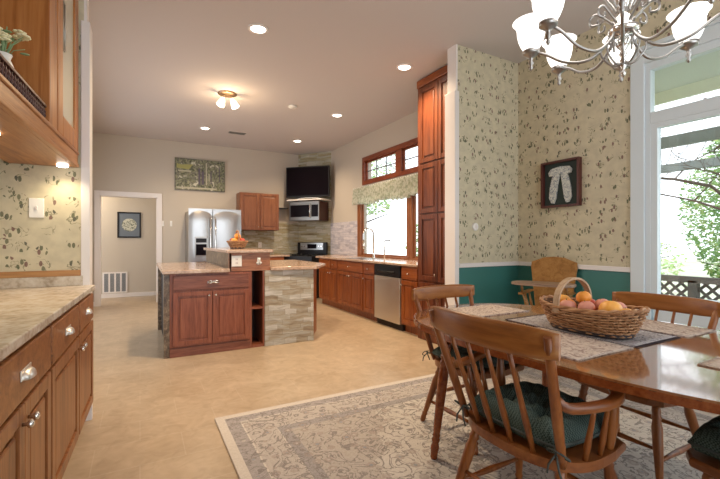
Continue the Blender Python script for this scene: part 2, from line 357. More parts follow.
# kitchen side wall with window openings
KY1, KY0 = 6.86, 4.05
b = B(); box(b, XR, KY1, 0, XR+T, YB+.13, CH); box(b, XR, YA, 0, XR+T, KY0, CH); box(b, XR, KY0, 0, XR+T, KY1, .93); box(b, XR, KY0, 2.10, XR+T, KY1, 2.34)
box(b, XR, KY0, 2.78, XR+T, KY1, CH); box(b, XR, 6.68, 2.34, XR+T, KY1, 2.78); struct('wall_kitchen', b, 'wall')
# corner: diagonal stone wall
P0, P1 = Vector((3.25, YB)), Vector((XR, 8.2))
b = B(); prism(b, [(P0.x, P0.y), (P1.x, P1.y), (XR, YB)], 0, CH); o = struct('wall_corner', b, 'stone_back')
# ------------------------------------------------------------------ kitchen windows
def ywin(name, y0, y1, z0, z1, fw, mull, matn, grid=None, depth=.09, lo=.8):
    """window in the X=XR wall; frame faces the room"""
    r = bpy.data.objects.new(name, None); COL.objects.link(r); r['kind'] = 'structure'
    b = B(); x0 = XR-.025; x1 = XR+depth
    box(b, x0, y0, z0, x1, y0+fw, z1, .004); box(b, x0, y1-fw, z0, x1, y1, z1, .004)
    box(b, x0, y0+fw, z0, x1, y1-fw, z0+fw*lo, .004); box(b, x0, y0+fw, z1-fw, x1, y1-fw, z1, .004)
    for (a, c_) in mull: box(b, x0+.01, a, z0+fw*lo, x1, c_, z1-fw, .004)
    obj('window_frame', b, matn, r)
    edges = [y0+fw] + [q for mm in sorted(mull) for q in mm] + [y1-fw]
    for i in range(0, len(edges), 2):
        a, c_ = edges[i], edges[i+1]; s_ = B(); sw = .03
        xs0, xs1 = XR+.02, XR+.05
        box(s_, xs0, a, z0+fw*lo, xs1, a+sw, z1-fw); box(s_, xs0, c_-sw, z0+fw*lo, xs1, c_, z1-fw)
        box(s_, xs0, a+sw, z0+fw*lo, xs1, c_-sw, z0+fw*lo+sw); box(s_, xs0, a+sw, z1-fw-sw, xs1, c_-sw, z1-fw)
        sash = obj('sash', s_, matn, r)
        g = B(); box(g, XR+.034, a+sw, z0+fw*lo+sw, XR+.038, c_-sw, z1-fw-sw); obj('pane', g, 'glass', sash)
        if grid:
            q = B(); nx, nz_ = grid
            for k in range(1, nx): yy = a+sw+(c_-a-2*sw)*k/nx; box(q, XR+.028, yy-.008, z0+fw*lo+sw, XR+.044, yy+.008, z1-fw-sw)
            for k in range(1, nz_): zz = z0+fw*lo+sw+(z1-z0-(1+lo)*fw-2*sw)*k/nz_; box(q, XR+.027, a+sw, zz-.008, XR+.045, c_-sw, zz+.008)
            obj('muntin_grid', q, 'wmunt', sash)
    return r
M['win_oak'] = wood('window_casing_wood', (.14,.042,.014), (.25,.088,.032), (.34,.14,.055), 'z')
M['wmunt'] = mat('grey_muntins', (.16,.15,.17), .5)
ywin('window_1', KY0, 6.92, .92, 2.11, .12, [(5.13, 5.28)], 'win_oak', lo=.25, depth=.06)
ywin('window_2', KY0, 6.73, 2.29, 2.82, .085, [(5.42, 5.60)], 'win_wood', grid=(3, 2), depth=.06)
# valance
def valance():
    b = B(); y0, y1, zt, zb = 4.10, 6.99, 2.25, 1.90; N = 260; rows = 8; g = []
    for i in range(N+1):
        y = y0+(y1-y0)*i/N; s_ = math.sin(i*1.05); col_ = []
        bottom = zb + .035*abs(math.sin(i*.23)) - .02*math.sin(i*.07)
        for k in range(rows+1):
            f = k/rows; z = zt*(1-f)+bottom*f
            col_.append(b.verts.new((XR-.075 - (.012+.028*f)*s_ - .01*math.sin(k*2.2), y, z)))
        g.append(col_)
    for i in range(N):
        for k in range(rows):
            f = b.faces.new((g[i][k], g[i+1][k], g[i+1][k+1], g[i][k+1])); f.smooth = True
    return b
r = thing('window_valance', 'pale green gathered lace valance across the top of the kitchen window', 'curtain', (0,0,0))
o = obj('gathered_fabric', valance(), 'sheer', r); md = o.modifiers.new('thick', 'SOLIDIFY'); md.thickness = .002
b = B(); tube(b, [(XR-.07, 4.08, 2.245), (XR-.07, 7.01, 2.245)], .01, 8); tube(b, [(XR-.07, 7.0, 2.245), (XR, 7.0, 2.245)], .008, 8); obj('curtain_rod', b, 'white', r)
# ------------------------------------------------------------------ dining window
r = bpy.data.objects.new('window_3', None); COL.objects.link(r); r['kind'] = 'structure'
b = B(); x0 = XR-.03
box(b, x0, WY1-.11, 0, XR+.0, WY1, WT, .006); box(b, x0, WY0, WT-.11, XR, WY1-.11, WT, .006); box(b, x0-.02, WY0-.03, WT, XR, WY1+.02, WT+.04, .008)
obj('casing', b, 'white_win', r)
b = B(); box(b, XR-.012, WY1-.15, 0, XR+.06, WY1-.05, WT-.17); box(b, XR-.008, WY1-.20, .77, XR+.05, WY1-.15, 2.20); box(b, XR-.008, .2, 2.16, XR+.05, WY1-.20, 2.20); box(b, XR-.012, WY0, WT-.17, XR+.06, WY1-.05, WT-.05); box(b, XR-.012, WY0, 2.20, XR+.05, WY1-.15, 2.30, .004); box(b, XR+.05, WY1-.06, 0, XR+T, WY1-.05, WT-.05)
box(b, XR-.02, WY0, .70, XR+.06, WY1-.17, .77, .004); box(b, XR+.0, WY0, 0, XR+.06, WY1-.17, .70); box(b, XR, .10, .77, XR+.06, .2, 2.66)
obj('window_frame', b, 'white_win', r)
b = B(); box(b, XR+.02, .2, .77, XR+.025, WY1-.20, 2.16); box(b, XR+.02, WY0, .77, XR+.025, .10, 2.20); obj('lower_pane', b, 'glass', r)
b = B(); box(b, XR+.02, .2, 2.31, XR+.025, WY1-.15, 2.66); box(b, XR+.02, WY0, 2.31, XR+.025, .10, 2.66); obj('transom_pane', b, 'glass', r)

# ================================================================== cabinet builder (front at y=0 facing -y, x to the right)
def panel_door(w, h, x, z, y=0, th=.02, raised=True, rail=.055):
    b = B(); rail = min(rail, w*.25, h*.3)
    box(b, x, y-th, z, x+rail, y, z+h, .003); box(b, x+w-rail, y-th, z, x+w, y, z+h, .003)
    box(b, x+rail, y-th, z, x+w-rail, y, z+rail, .003); box(b, x+rail, y-th, z+h-rail, x+w-rail, y, z+h, .003)
    box(b, x+rail-.002, y-th*.35, z+rail-.002, x+w-rail+.002, y, z+h-rail+.002)
    if raised and w-2*rail > .08: box(b, x+rail+.022, y-th*.8, z+rail+.022, x+w-rail-.022, y-th*.3, z+h-rail-.022, .006)
    return b
def knob(x, y, z, m='chrome', parent=None):
    b = B(); tube(b, [(x, y, z), (x, y-.012, z), (x, y-.018, z), (x, y-.028, z), (x, y-.032, z)], [.006,.006,.014,.013,.005], 10); obj('knob', b, m, parent)
def cup_pull(x, y, z, parent, m='cupm', L=.052):
    b = B()
    n = 14; rings = []
    for i in range(n+1):
        a = PI*i/n; c_ = math.cos(a); s_ = math.sin(a)
        rings.append([b.verts.new((x - c_*L*(1-.1*q), y-.004-s_**.6*.024*math.sin(q*PI/2), z-.014+.034*s_**.7*math.cos(q*PI/2)*.9+.002)) for q in (0,.25,.5,.75,1)])
    for p, q in zip(rings, rings[1:]):
        for k in range(4): f = b.faces.new((p[k], q[k], q[k+1], p[k+1])); f.smooth = True
    box(b, x-L-.006, y-.004, z-.014, x+L+.006, y, z+.022, .002)
    obj('pull', b, m, parent)
def cabinet(name, label, cat, w, d, h, loc, rz, mv, mh, drawers=(), doors=(), toe=.1, z0=0, group=None, pull='knob', toe_in=.06, hole=None):
    r = thing(name, label, cat, loc, rz, group)
    b = B()
    if hole is None: box(b, 0, 0, z0+toe, w, d, h, .002)
    if toe: box(b, 0, toe_in, z0, w, d, z0+toe)
    obj('cabinet_body', b, mv, r)
    for (x, z, ww, hh) in drawers:
        b = B(); box(b, x, -.02, z, x+ww, 0, z+hh, .005)
        dr = obj('drawer', b, mh, r)
        if pull == 'cup': cup_pull(x+ww/2, -.02, z+hh/2, dr)
        elif pull == 'knob': knob(x+ww/2, -.02, z+hh/2, parent=dr)
    for (x, z, ww, hh, side) in doors:
        dr = obj('door', panel_door(ww, hh, x, z), mv, r)
        if side == 'l': knob(x+.03, -.02, z+hh-.06, parent=dr)
        elif side == 'r': knob(x+ww-.03, -.02, z+hh-.06, parent=dr)
        elif side == 'lb': knob(x+.03, -.02, z+.06, parent=dr)
        elif side == 'rb': knob(x+ww-.03, -.02, z+.06, parent=dr)
    return r
# ------------------------------------------------------------------ left buffet (runs along the left wall, turned 2 degrees)
BR = PI/2 - math.radians(2.0)
def bpt(s, out=0):   # point on the buffet front line, s metres from the divider wall towards the camera
    base = Vector((-.297, YP-.01)); dv = Vector((-math.sin(math.radians(2)), -math.cos(math.radians(2))))
    return base + dv*s + Vector((math.cos(math.radians(2)), -math.sin(math.radians(2))))*out
def buffet_unit(s1, s0, label, doors, n):
    p = bpt(s1); w_ = s1-s0-.003
    dr = [(.012, .70, w_-.024, .165)]
    if doors == 2: ds = [(.012, .13, w_/2-.015, .555, 'r'), (w_/2+.003, .13, w_/2-.015, .555, 'l')]
    else: ds = [(.012, .13, w_-.024, .555, doors)]
    return cabinet('buffet_cabinet', label, 'cabinet', w_, .60, .885, (p.x, p.y, 0), BR, 'oak_v', 'oak_h', dr, ds, pull='cup', toe=.1, group='oak base cabinets under the left counter')
buffet_unit(.57, .012, 'narrow end oak base cabinet against the wallpapered wall end', 'l', 0)
buffet_unit(1.22, .57, 'oak base cabinet with one wide door, second from the wallpapered wall', 'r', 1)
buffet_unit(1.97, 1.22, 'oak base cabinet with paired doors, nearest the camera at left edge', 2, 2)
buffet_unit(2.75, 1.97, 'oak base cabinet at the near end of the left counter', 2, 3)
b = B(); prism(b, [(0, -.025), (2.76, -.025), (2.76, .62), (0, .62)], .885, .92, .006)
p = bpt(2.76); obj_ = obj('buffet_countertop', b, 'granite', loc=(p.x, p.y, 0), rz=BR); tag(obj_, 'long beige marble countertop over the oak base cabinets at left', 'countertop')
b = B(); box(b, XL, YP-.02, .985, -.352, YP, 1.025, .004); obj_ = obj('backsplash_strip', b, 'oak_v'); b = None
tag(obj_, 'narrow oak strip across the wallpaper above the left marble counter', 'trim')
# rename material orientation for strip
obj_.data.materials[0] = M['oak_x']
b = B(); box(b, XL, YP-.018, .921, -.34, YP, .985); o = obj('backsplash', b, 'granite'); tag(o, 'low beige marble backsplash under the oak strip at left', 'backsplash')
def plate(name, x, y, z, w_, h_, label, cat, face='y', slots='switch', group=None, parent=None):
    r = thing(name, label, cat, (x, y, z), 0 if face == 'y' else -PI/2, group)
    b = B(); box(b, -w_/2, -.007, -h_/2, w_/2, 0, h_/2, .002); obj('cover_plate', b, 'white_plastic', r)
    b = B()
    if slots == 'switch': box(b, -.006, -.014, -.012, .006, -.006, .012, .001); obj('toggle', b, 'white', r)
    else:
        box(b, -.017, -.009, .008, .017, -.006, .036, .004); box(b, -.017, -.009, -.036, .017, -.006, -.008, .004); obj('socket', b, 'white', r)
        q = B()
        for zz in (.022, -.022): box(q, -.008, -.010, zz-.006, -.005, -.0085, zz+.006); box(q, .005, -.010, zz-.006, .008, -.0085, zz+.006)
        obj('slot', q, 'dark', r)
    return r
plate('light_switch', -.59, YP, 1.435, .078, .125, 'white switch plate on floral wallpaper above the left counter', 'switch')
# ------------------------------------------------------------------ upper hutch
def bpu(s, out=0):
    base = Vector((-.385, YP-.01)); dv = Vector((-math.sin(math.radians(3)), -math.cos(math.radians(3))))
    return base+dv*s
UL = 2.4; p = bpu(UL)
r = thing('display_cabinet', 'oak upper display cabinet with a gallery rail and glass end door', 'cabinet', (p.x, p.y, 0), PI/2-math.radians(3))
M['hut_v'] = wood('lit_oak_panel', (.20,.055,.012), (.40,.15,.036), (.52,.23,.07), 'z', sc=.6)  # brighter, more orange oak copy: the hutch lighting is put into its colour
M['hut_h'] = wood('lit_oak_rail', (.22,.07,.02), (.40,.165,.05), (.52,.25,.09), 'x')
M['gal'] = mat('dark_gallery_wood', (.07,.02,.015), .35)
ZB = 1.715
b = B(); box(b, 0, 0, ZB, UL, .33, ZB+.02, .003); box(b, 0, 0, ZB+.1, UL, .33, ZB+.12); obj('bottom_panel', b, 'hut_h', r)
b = B(); box(b, 0, -.018, ZB, UL, 0, ZB+.10, .004); box(b, 0, -.024, ZB, UL, -.012, ZB+.025, .004); box(b, 0, -.026, ZB+.085, UL, .0, ZB+.105, .005); obj('bottom_rail', b, 'hut_h', r)
b = B(); box(b, 0, .33, ZB, UL, .345, CH-.02); obj('back_panel', b, 'hut_v', r)
b = B(); box(b, UL-.02, 0, ZB, UL, .33, CH-.02); box(b, 0, 0, ZB, .02, .33, CH-.02); obj('side_panel', b, 'hut_v', r)
b = B(); box(b, 0, -.03, CH-.12, UL, .345, CH-.005, .01); obj('crown', b, 'hut_h', r)
DW = .575   # glass door width at the far end
b = B(); box(b, UL-DW-.155, -.018, ZB+.10, UL-DW, .33, CH-.12, .003); obj('stile', b, 'hut_v', r)
b = B(); x0, x1, z0, z1 = UL-DW+.004, UL-.004, ZB+.108, CH-.13; rr = .12
box(b, x0, -.022, z0, x0+rr, 0, z1, .006); box(b, x1-rr, -.022, z0, x1, 0, z1, .006); box(b, x0+rr, -.022, z0, x1-rr, 0, z0+rr, .006); box(b, x0+rr, -.022, z1-rr, x1-rr, 0, z1, .006)
dr = obj('glass_door', b, 'hut_v', r)
M['obscure'] = mat('obscure_cream_glass', (.56,.53,.42), .25)
M['mirror'] = mat('cabinet_glass', (.62,.60,.52), .05, 1)
b = B(); box(b, x0+rr-.003, -.012, z0+rr-.003, x1-rr+.003, -.008, z1-rr+.003); obj('pane', b, 'obscure', dr)
b = B(); tube(b, [(x0+rr+.03, -.014, 2.34), (x0+rr+.03, -.014, 2.62)], .004, 6); tube(b, [(x0+rr+.08, -.014, 2.34), (x0+rr+.08, -.014, 2.62)], .004, 6)
tube(b, [(x0+rr+.03, -.014, 2.34), (x0+rr+.08, -.014, 2.34)], .004, 6); tube(b, [(x0+rr+.03, -.014, 2.62), (x0+rr+.08, -.014, 2.62)], .004, 6); obj('lead_came', b, 'nickel', dr)
b = B(); xe = UL-DW-.155; box(b, .02, -.006, ZB+.185, xe, .012, ZB+.2, .003)
for i in range(int(xe/.034)):
    x = .03+i*.034; turned(b, (x, .003, ZB+.12), (x, .003, ZB+.186), [(0,.004),(.2,.004),(.35,.009),(.5,.005),(.65,.009),(.8,.004),(1,.004)], 6)
obj('gallery_rail', b, 'gal', r)
# puck light under hutch
p2 = bpu(.09); pc = (p2.x-.05, p2.y, ZB)
b = B(); lathe(b, [(0,0),(.032,0),(.032,-.012),(.024,-.016),(0,-.016)], pc, 20); o = obj('puck_light', b, 'can_glow'); tag(o, 'small round lit puck light under the oak display cabinet', 'light')
light('SPOT', 'puck_lamp', (pc[0], pc[1]-.02, ZB-.03), 7, (1,.82,.55), .03, 2.6, 1)
p3 = bpu(.9); light('SPOT', 'puck_lamp', (p3.x-.16, p3.y, ZB-.03), 13, (1,.82,.55), .03, 2.7, 1)
b = B(); lathe(b, [(0,0),(.032,0),(.032,-.012),(.024,-.016),(0,-.016)], (p3.x-.16, p3.y, ZB), 20); o = obj('puck_light', b, 'can_glow'); tag(o, 'round lit puck light under the display cabinet, nearer the camera', 'light')
# flowers on the display shelf
pf = bpu(.98); r = thing('flower_arrangement', 'white and green flowers standing in the oak display cabinet', 'flowers', (pf.x-.08, pf.y, 2.20))
pf = Vector((-.52, 2.25))
r.location = (pf.x, pf.y, ZB+.12)
b = B(); lathe(b, [(0,0),(.035,0),(.05,.06),(.04,.14),(.028,.17),(.035,.19)], (0,0,0), 20); obj('vase', b, 'white_plastic', r)
M['flower'] = mat('cream_petals', (.88,.84,.55), .7); M['fl_leaf'] = mat('pale_green_leaf', (.25,.38,.2), .7)
b = B(); q = B()
for i in range(26):
    a = random.random()*2*PI; e = random.random(); c_ = Vector((.085*e*math.cos(a), .085*e*math.sin(a), .22+.10*random.random()))
    if i % 2:
        for k in range(5): aa = k*1.256; ball(b, c_+Vector((.014*math.cos(aa), .014*math.sin(aa), .004)), .012, 1, 1, .5, 8)
    else: ball(q, c_+Vector((0,0,-.02)), .014, 1.3, .8, .3, 8)
    tube(q, [(0,0,.15), c_*.5+Vector((0,0,.1)), c_], .002, 4)
obj('petals', b, 'flower', r); obj('foliage', q, 'fl_leaf', r)

# ================================================================== kitchen right run
XF = 3.09
def run_unit(y1, y0, label, drawers, doors, mv='cherry_v', mh='cherry_h'):
    return cabinet('base_cabinet', label, 'cabinet', y1-y0-.003, XR-XF-.01, .885, (XF, y1, 0), -PI/2, mv, mh, drawers, doors, group='cherry base cabinets along the window wall')
def simple(w_, two=False, side='l', dr=True):
    D = [(.015, .715, w_-.03, .15)]
    if two: return D, [(.015, .125, w_/2-.02, .57, 'r'), (w_/2+.005, .125, w_/2-.02, .57, 'l')]
    return D, [(.015, .125, w_-.03, .57, side)]
D_, E_ = simple(.54); run_unit(7.27, 6.73, 'cherry base cabinet at the far corner of the window wall', *simple(.537, side='r'))
run_unit(6.73, 6.43, 'narrow cherry base cabinet left of the sink cabinet', *simple(.297, side='l'))
sk = simple(.937, True); skr = run_unit(6.43, 5.49, 'wide two-door cherry sink base cabinet under the kitchen window', sk[0], sk[1])
run_unit(5.49, 5.13, 'narrow cherry base cabinet between the sink cabinet and the dishwasher', *simple(.357, side='l'))
run_unit(4.45, 4.07, 'cherry base cabinet between the dishwasher and the tall pantry', *simple(.377, side='l'))
# corner filler cabinet beside range
# dishwasher
r = thing('dishwasher', 'stainless dishwasher with black control panel in the cherry cabinet run', 'dishwasher', (XF, 5.125, 0), -PI/2)
w_ = .67
b = B(); box(b, 0, .06, 0, w_, .6, .88); obj('tub', b, 'dark', r)
b = B(); box(b, .004, -.03, .09, w_-.004, .058, .715, .006); obj('door_panel', b, 'steel2', r)
b = B(); box(b, .004, -.032, .72, w_-.004, .058, .878, .006); cp = obj('control_panel', b, 'black', r)
b = B(); tube(b, [(.12, -.035, .79), (.15, -.055, .785), (w_-.15, -.055, .785), (w_-.12, -.035, .79)], .012, 8); obj('handle', b, 'black', cp)
b = B(); box(b, .006, .02, .0, w_-.006, .058, .085); obj('kick_plate', b, 'dark', r)
# worktop of the right run + corner, L-shape
b = B(); prism(b, [(XF-.03, 4.072), (XF-.03, 7.40), (3.19, 7.55), (3.67, 7.98), (XR, 8.15), (XR, 4.072)], .886, .92, .008)
o = obj('kitchen_countertop', b, 'granite2'); tag(o, 'pink beige granite countertop along the kitchen window wall', 'countertop')
# faucet
r = thing('gooseneck_faucet', 'tall chrome gooseneck pull-down faucet standing at the kitchen window', 'faucet', (3.60, 6.05, .92))
b = B(); lathe(b, [(0,0),(.032,0),(.03,.012),(.018,.03),(.018,.08),(0,.08)], (0,0,0), 20); obj('base', b, 'chrome', r)
b = B(); pts = [(0,0,.05),(0,0,.42)]+[(-.10+.10*math.cos(a), 0, .42+.10*math.sin(a)) for a in [PI*k/10 for k in range(1, 11)]]+[(-.2,0,.33),(-.2,0,.27)]
tube(b, pts, .017, 10); obj('gooseneck', b, 'chrome', r)
b = B(); tube(b, [(-.2,0,.28),(-.2,0,.16)], [.016,.02], 10); obj('spray_head', b, 'chrome', r)
b = B(); tube(b, [(0,0,.26),(-.09,-.02,.27)], .008, 8); obj('bracket', b, 'chrome', r)
r = thing('pot_filler_faucet', 'slim chrome faucet with horizontal spout beside the gooseneck', 'faucet', (3.62, 5.72, .92))
b = B(); tube(b, [(0,0,0),(0,0,.30)], .012, 8); obj('post', b, 'chrome', r)
b = B(); tube(b, [(0,0,.30),(-.02,-.08,.31),(-.05,-.24,.31),(-.05,-.25,.29),(-.05,-.25,.265)], .010, 8); obj('spout', b, 'nickel', r)
# sink
r = thing('sink', 'stainless sink set in the granite counter under the kitchen window', 'sink', (3.33, 5.95, .92))
b = B(); box(b, -.2, -.36, .0, .2, -.345, .006); box(b, -.2, .345, 0, .2, .36, .006); box(b, -.2, -.345, 0, -.185, .345, .006); box(b, .185, -.345, 0, .2, .345, .006); obj('rim', b, 'steel', r)
b = B(); box(b, -.185, -.345, .0, .185, .345, .002); obj('basin', b, 'nickel', r)
# pantry
r = thing('tall_pantry', 'full-height cherry pantry cabinet beside the white trimmed wall end', 'cabinet', (XF-.02, 4.07, 0), -PI/2)
b = B(); box(b, 0, 0, .0, .80, XR-XF+.02, 3.215, .003); obj('cabinet_body', b, 'pantry', r)
b = B(); box(b, 0, -.02, 3.13, .80, .0, 3.225, .008); obj('crown', b, 'cherry_h', r)
for (x, w2) in ((.06, .35), (.42, .35)):
    for (z, h_, sd) in ((.11, .60, 'x'), (.74, .80, 'x'), (1.56, .60, 'x'), (2.18, .92, 'x')):
        dr = obj('door', panel_door(w2, h_, x, z, th=.022), 'pantry', r)
        if x < .1 and z in (.74, .11): knob(x+w2-.03, -.022, z+h_-.08 if z < .5 else z+.08, parent=dr)
# splash stone
b = B(); box(b, XR-.02, 6.93, .921, XR, 8.19, 1.62, .002); o = struct('trim_5', b, 'stone_side')
b = B(); box(b, 1.80, YB-.02, .921, 3.24, YB, 1.64, .002); o = struct('trim_6', b, 'stone_back')
# ------------------------------------------------------------------ back wall
# fridge
r = thing('refrigerator', 'stainless side-by-side refrigerator with ice dispenser against the back wall', 'refrigerator', (.80, 8.14, 0))
b = B(); box(b, .01, .07, .02, .96, .74, 1.80, .006); box(b, .2, .3, 1.80, .7, .6, 1.83); obj('cabinet_shell', b, 'grey' if 'grey' in M else 'nickel', r)
def fdoor(x0, x1):
    b = B(); n = 12; g = []
    for k in range(n+1):
        z = .09+1.75*k/n
        row = []
        for i in range(9):
            u = i/8; x = x0+(x1-x0)*u; bow = .022*math.sin(PI*u)**.6
            top = -.0 + (.03 if k == n else 0)
            row.append(b.verts.new((x, .0-bow+top, z)))
        g.append(row)
    for a, c_ in zip(g, g[1:]):
        for i in range(8): f = b.faces.new((a[i], a[i+1], c_[i+1], c_[i])); f.smooth = True
    box(b, x0, .0, .09, x1, .065, 1.84, .003); return b
d1 = obj('freezer_door', fdoor(0, .425), 'steel', r); d2 = obj('fridge_door', fdoor(.435, .97), 'steel', r)
for dd, x in ((d1, .385), (d2, .475)):
    b = B(); tube(b, [(x, -.02, .55), (x, -.06, .58), (x, -.065, 1.1), (x, -.06, 1.64), (x, -.02, 1.67)], .014, 10); obj('handle', b, 'chrome', dd)
b = B(); box(b, .10, -.034, .93, .34, -.02, 1.30, .006); ds = obj('dispenser', b, 'nickel', d1)
b = B(); box(b, .125, -.037, .95, .315, -.0335, 1.16); obj('dispenser_recess', b, 'blackg', d1)
b = B(); box(b, .125, -.037, 1.19, .315, -.0335, 1.27); obj('dispenser_panel', b, 'black', d1)
# upper cabinet
M['upc'] = wood('wall_cabinet_wood', (.13,.04,.016), (.22,.078,.034), (.29,.12,.055), 'z')
r = cabinet('wall_cabinet', 'two-door cherry wall cabinet hung right of the refrigerator', 'cabinet', .84, .35, 2.245, (1.83, YB-.352, 0), 0, 'upc', 'cherry_h', (), [(.01, 1.46, .405, .775, 'rb'), (.425, 1.46, .405, .775, 'lb')], toe=0, z0=1.45)
r.location = (1.83, YB-.352, 0)
b = B(); box(b, 0, YB-.30, 1.93, .001, YB-.29, 1.931); b.free()
b = B(); box(b, 2.68, YB-.22, 1.945, 2.93, YB, 1.965, .003); box(b, 2.70, YB-.04, 1.87, 2.72, YB, 1.945); o = obj('wall_shelf', b, 'black'); tag(o, 'small dark shelf on the wall between the wall cabinet and television', 'shelf')
# base cabinets behind island
cabinet('base_cabinet', 'cherry base cabinet against the back wall between refrigerator and range', 'cabinet', .90, .62, .885, (1.80, YB-.622, 0), 0, 'cherry_v', 'cherry_h', [(.02, .715, .42, .15), (.46, .715, .42, .15)], [(.02, .125, .42, .57, 'r'), (.46, .125, .42, .57, 'l')])
b = B(); box(b, 1.79, YB-.65, .886, 2.82, YB-.021, .92, .006); o = obj('back_countertop', b, 'granite2'); tag(o, 'short granite countertop between the refrigerator and the range', 'countertop')
plate('power_outlet', 2.34, YB-.02, 1.13, .075, .12, 'white outlet in the stone backsplash right of the refrigerator', 'outlet', slots='outlet')
# diagonal corner: local frame
ang = math.atan2(P1.y-P0.y, P1.x-P0.x)     # direction of local x
nrm = Vector((-math.sin(ang), math.cos(ang))); mid = (P0+P1)/2
if nrm.dot(Vector((-1,-1))) < 0: nrm = -nrm
# range
def diag(name, label, cat, out, z=0, sh=0):
    q = mid + nrm*out + (P1-P0).normalized()*sh
    return thing(name, label, cat, (q.x, q.y, z), ang)
r = diag('kitchen_range', 'black and stainless range standing across the kitchen corner', 'range', .70)
b = B(); box(b, -.38, 0, .0, .38, .64, .905, .004); obj('body', b, 'black', r)
b = B(); box(b, -.37, -.03, .16, .37, 0, .74, .006); dr = obj('oven_door', b, 'steel', r)
b = B(); tube(b, [(-.3,-.03,.69),(-.3,-.07,.69),(.3,-.07,.69),(.3,-.03,.69)], .012, 8); obj('handle', b, 'chrome', dr)
b = B(); box(b, -.38, -.035, .76, .38, 0, .90, .006); obj('front_panel', b, 'black', r)
for x in (-.2,.2):
    for y in (.17,.45):
        b = B()
        for k in range(4): a = k*PI/2; box(b, x-.11 if k % 2 else x-.006, y-.006 if k % 2 else y-.11, .925, x+.11 if k % 2 else x+.006, y+.006 if k % 2 else y+.11, .94)
        lathe(b, [(0,.905),(.05,.905),(.05,.93),(0,.935)], (x,y,0), 14)
        obj('burner_grate', b, 'black', r)
b = B(); box(b, -.38, .58, .905, .38, .645, 1.19, .006); bp = obj('backguard', b, 'black', r)
b = B(); box(b, -.30, .572, 1.02, .30, .582, 1.18, .004); obj('control_panel', b, 'steel', bp)
b = B(); box(b, -.11, .566, 1.05, .13, .573, 1.15); obj('display', b, 'blackg', bp)
for x in (-.25,-.18,.2,.26):
    b = B(); tube(b, [(x,.58,.87+.23),(x,.55,.87+.23)], .018, 10); obj('control_knob', b, 'chrome', bp)
# microwave
M['mwbody'] = mat('dark_maroon_side', (.05,.014,.01), .4)
r = diag('microwave', 'over-the-range stainless microwave with black glass door', 'microwave', .42, 1.67, .0)
b = B(); box(b, -.38, 0, 0, .38, .40, .42, .004); obj('body', b, 'mwbody', r)
b = B(); box(b, -.38, -.03, .0, .38, 0, .42, .005); fr = obj('front_panel', b, 'dark_steel', r)
b = B(); box(b, -.35, -.034, .08, .14, -.029, .34, .003); obj('door_window', b, 'blackg', fr)
b = B(); box(b, .20, -.034, .08, .36, -.029, .34, .003); obj('keypad', b, 'blackg', fr)
b = B(); tube(b, [(.17,-.03,.06),(.17,-.065,.08),(.17,-.065,.34),(.17,-.03,.36)], .011, 8); obj('handle', b, 'chrome', fr)
# tv shelf + tv
r = diag('television_shelf', 'white corner shelf below the television and above the microwave', 'shelf', .44, 2.115)
b = B(); box(b, -.46, 0, 0, .44, .43, .03, .004); obj('board', b, 'white', r)
r = diag('television', 'black flat screen television mounted high across the kitchen corner', 'television', .36, 2.19, .06)
r.rotation_euler.z += math.radians(9)
b = B(); box(b, -.54, 0, 0, .49, .06, .68, .008); obj('housing', b, 'black', r)
b = B(); box(b, -.515, -.004, .04, .465, .0, .655); obj('screen', b, 'blackg', r)
b = B(); box(b, -.1, .06, .2, .1, .35, .45); obj('wall_bracket', b, 'black', r)
b = B(); pts = [(.28*math.cos(a), .02+.0*a, -.045+.03*math.sin(a)) for a in [PI*k/12 for k in range(13)]]; tube(b, [(p_[0], p_[1], p_[2]+.006) for p_ in pts], .01, 8); obj('stand_rail', b, 'chrome', r)
# painting
M['pic1'] = m = mat('village_print', (.4,.4,.3), .5); t = NT(m)
v = t.coord((9, 1, 8)); n1 = t.noise(v, 1.3, 4, .9); n2 = t.noise(t.coord((26, 1, 20)), 1, 3)
cc = t.ramp(n1, [(.34, (.02,.025,.015)), (.43, (.09,.11,.045)), (.49, (.30,.30,.17)), (.54, (.05,.05,.045)), (.60, (.14,.15,.09)), (.68, (.62,.60,.48))])
t.base(t.mix(.16, cc, t.ramp(n2, [(.35, (.03,.03,.02)), (.65, (.75,.72,.6))])))
r = thing('wall_print', 'unframed wide printed panel of a pale green street scene above the refrigerator', 'picture', (.617, YB-.04, 2.265))
b = B(); box(b, 0, 0, 0, .97, .04, .64, .003); obj('canvas_edge', b, 'black', r)
b = B(); box(b, .006, -.002, .006, .964, 0, .634); cv = obj('printed_face', b, 'pic1', r)
M['p_roof'] = mat('print_yellow_roof', (.36,.35,.12), .6); M['p_dk'] = mat('print_dark_paint', (.11,.09,.12), .6); M['p_lt'] = mat('print_cream_paint', (.46,.44,.33), .6)
b = B(); prism(b, [(.03,.44),(.26,.42),(.34,.53),(.12,.51),(.03,.53)], 0, .003); o = obj('painted_roof', b, 'p_roof', cv); o.rotation_euler = (PI/2,0,0)
b = B(); 
for x0,z0,x1,z1 in ((.44,.12,.48,.45),(.50,.12,.55,.40),(.68,.14,.70,.40),(.85,.20,.865,.50)):
    b = B(); box(b, x0, -.004, z0, x1, -.002, z1); obj("painted_doorway", b, "p_dk", cv)

b = B()
for x0,z0,x1,z1 in ((.585,.12,.61,.58),(.06,.37,.30,.40),(.03,.03,.80,.06),(.64,.20,.66,.36)): box(b, x0, -.004, z0, x1, -.002, z1)
obj('painted_wall', b, 'p_lt', cv)
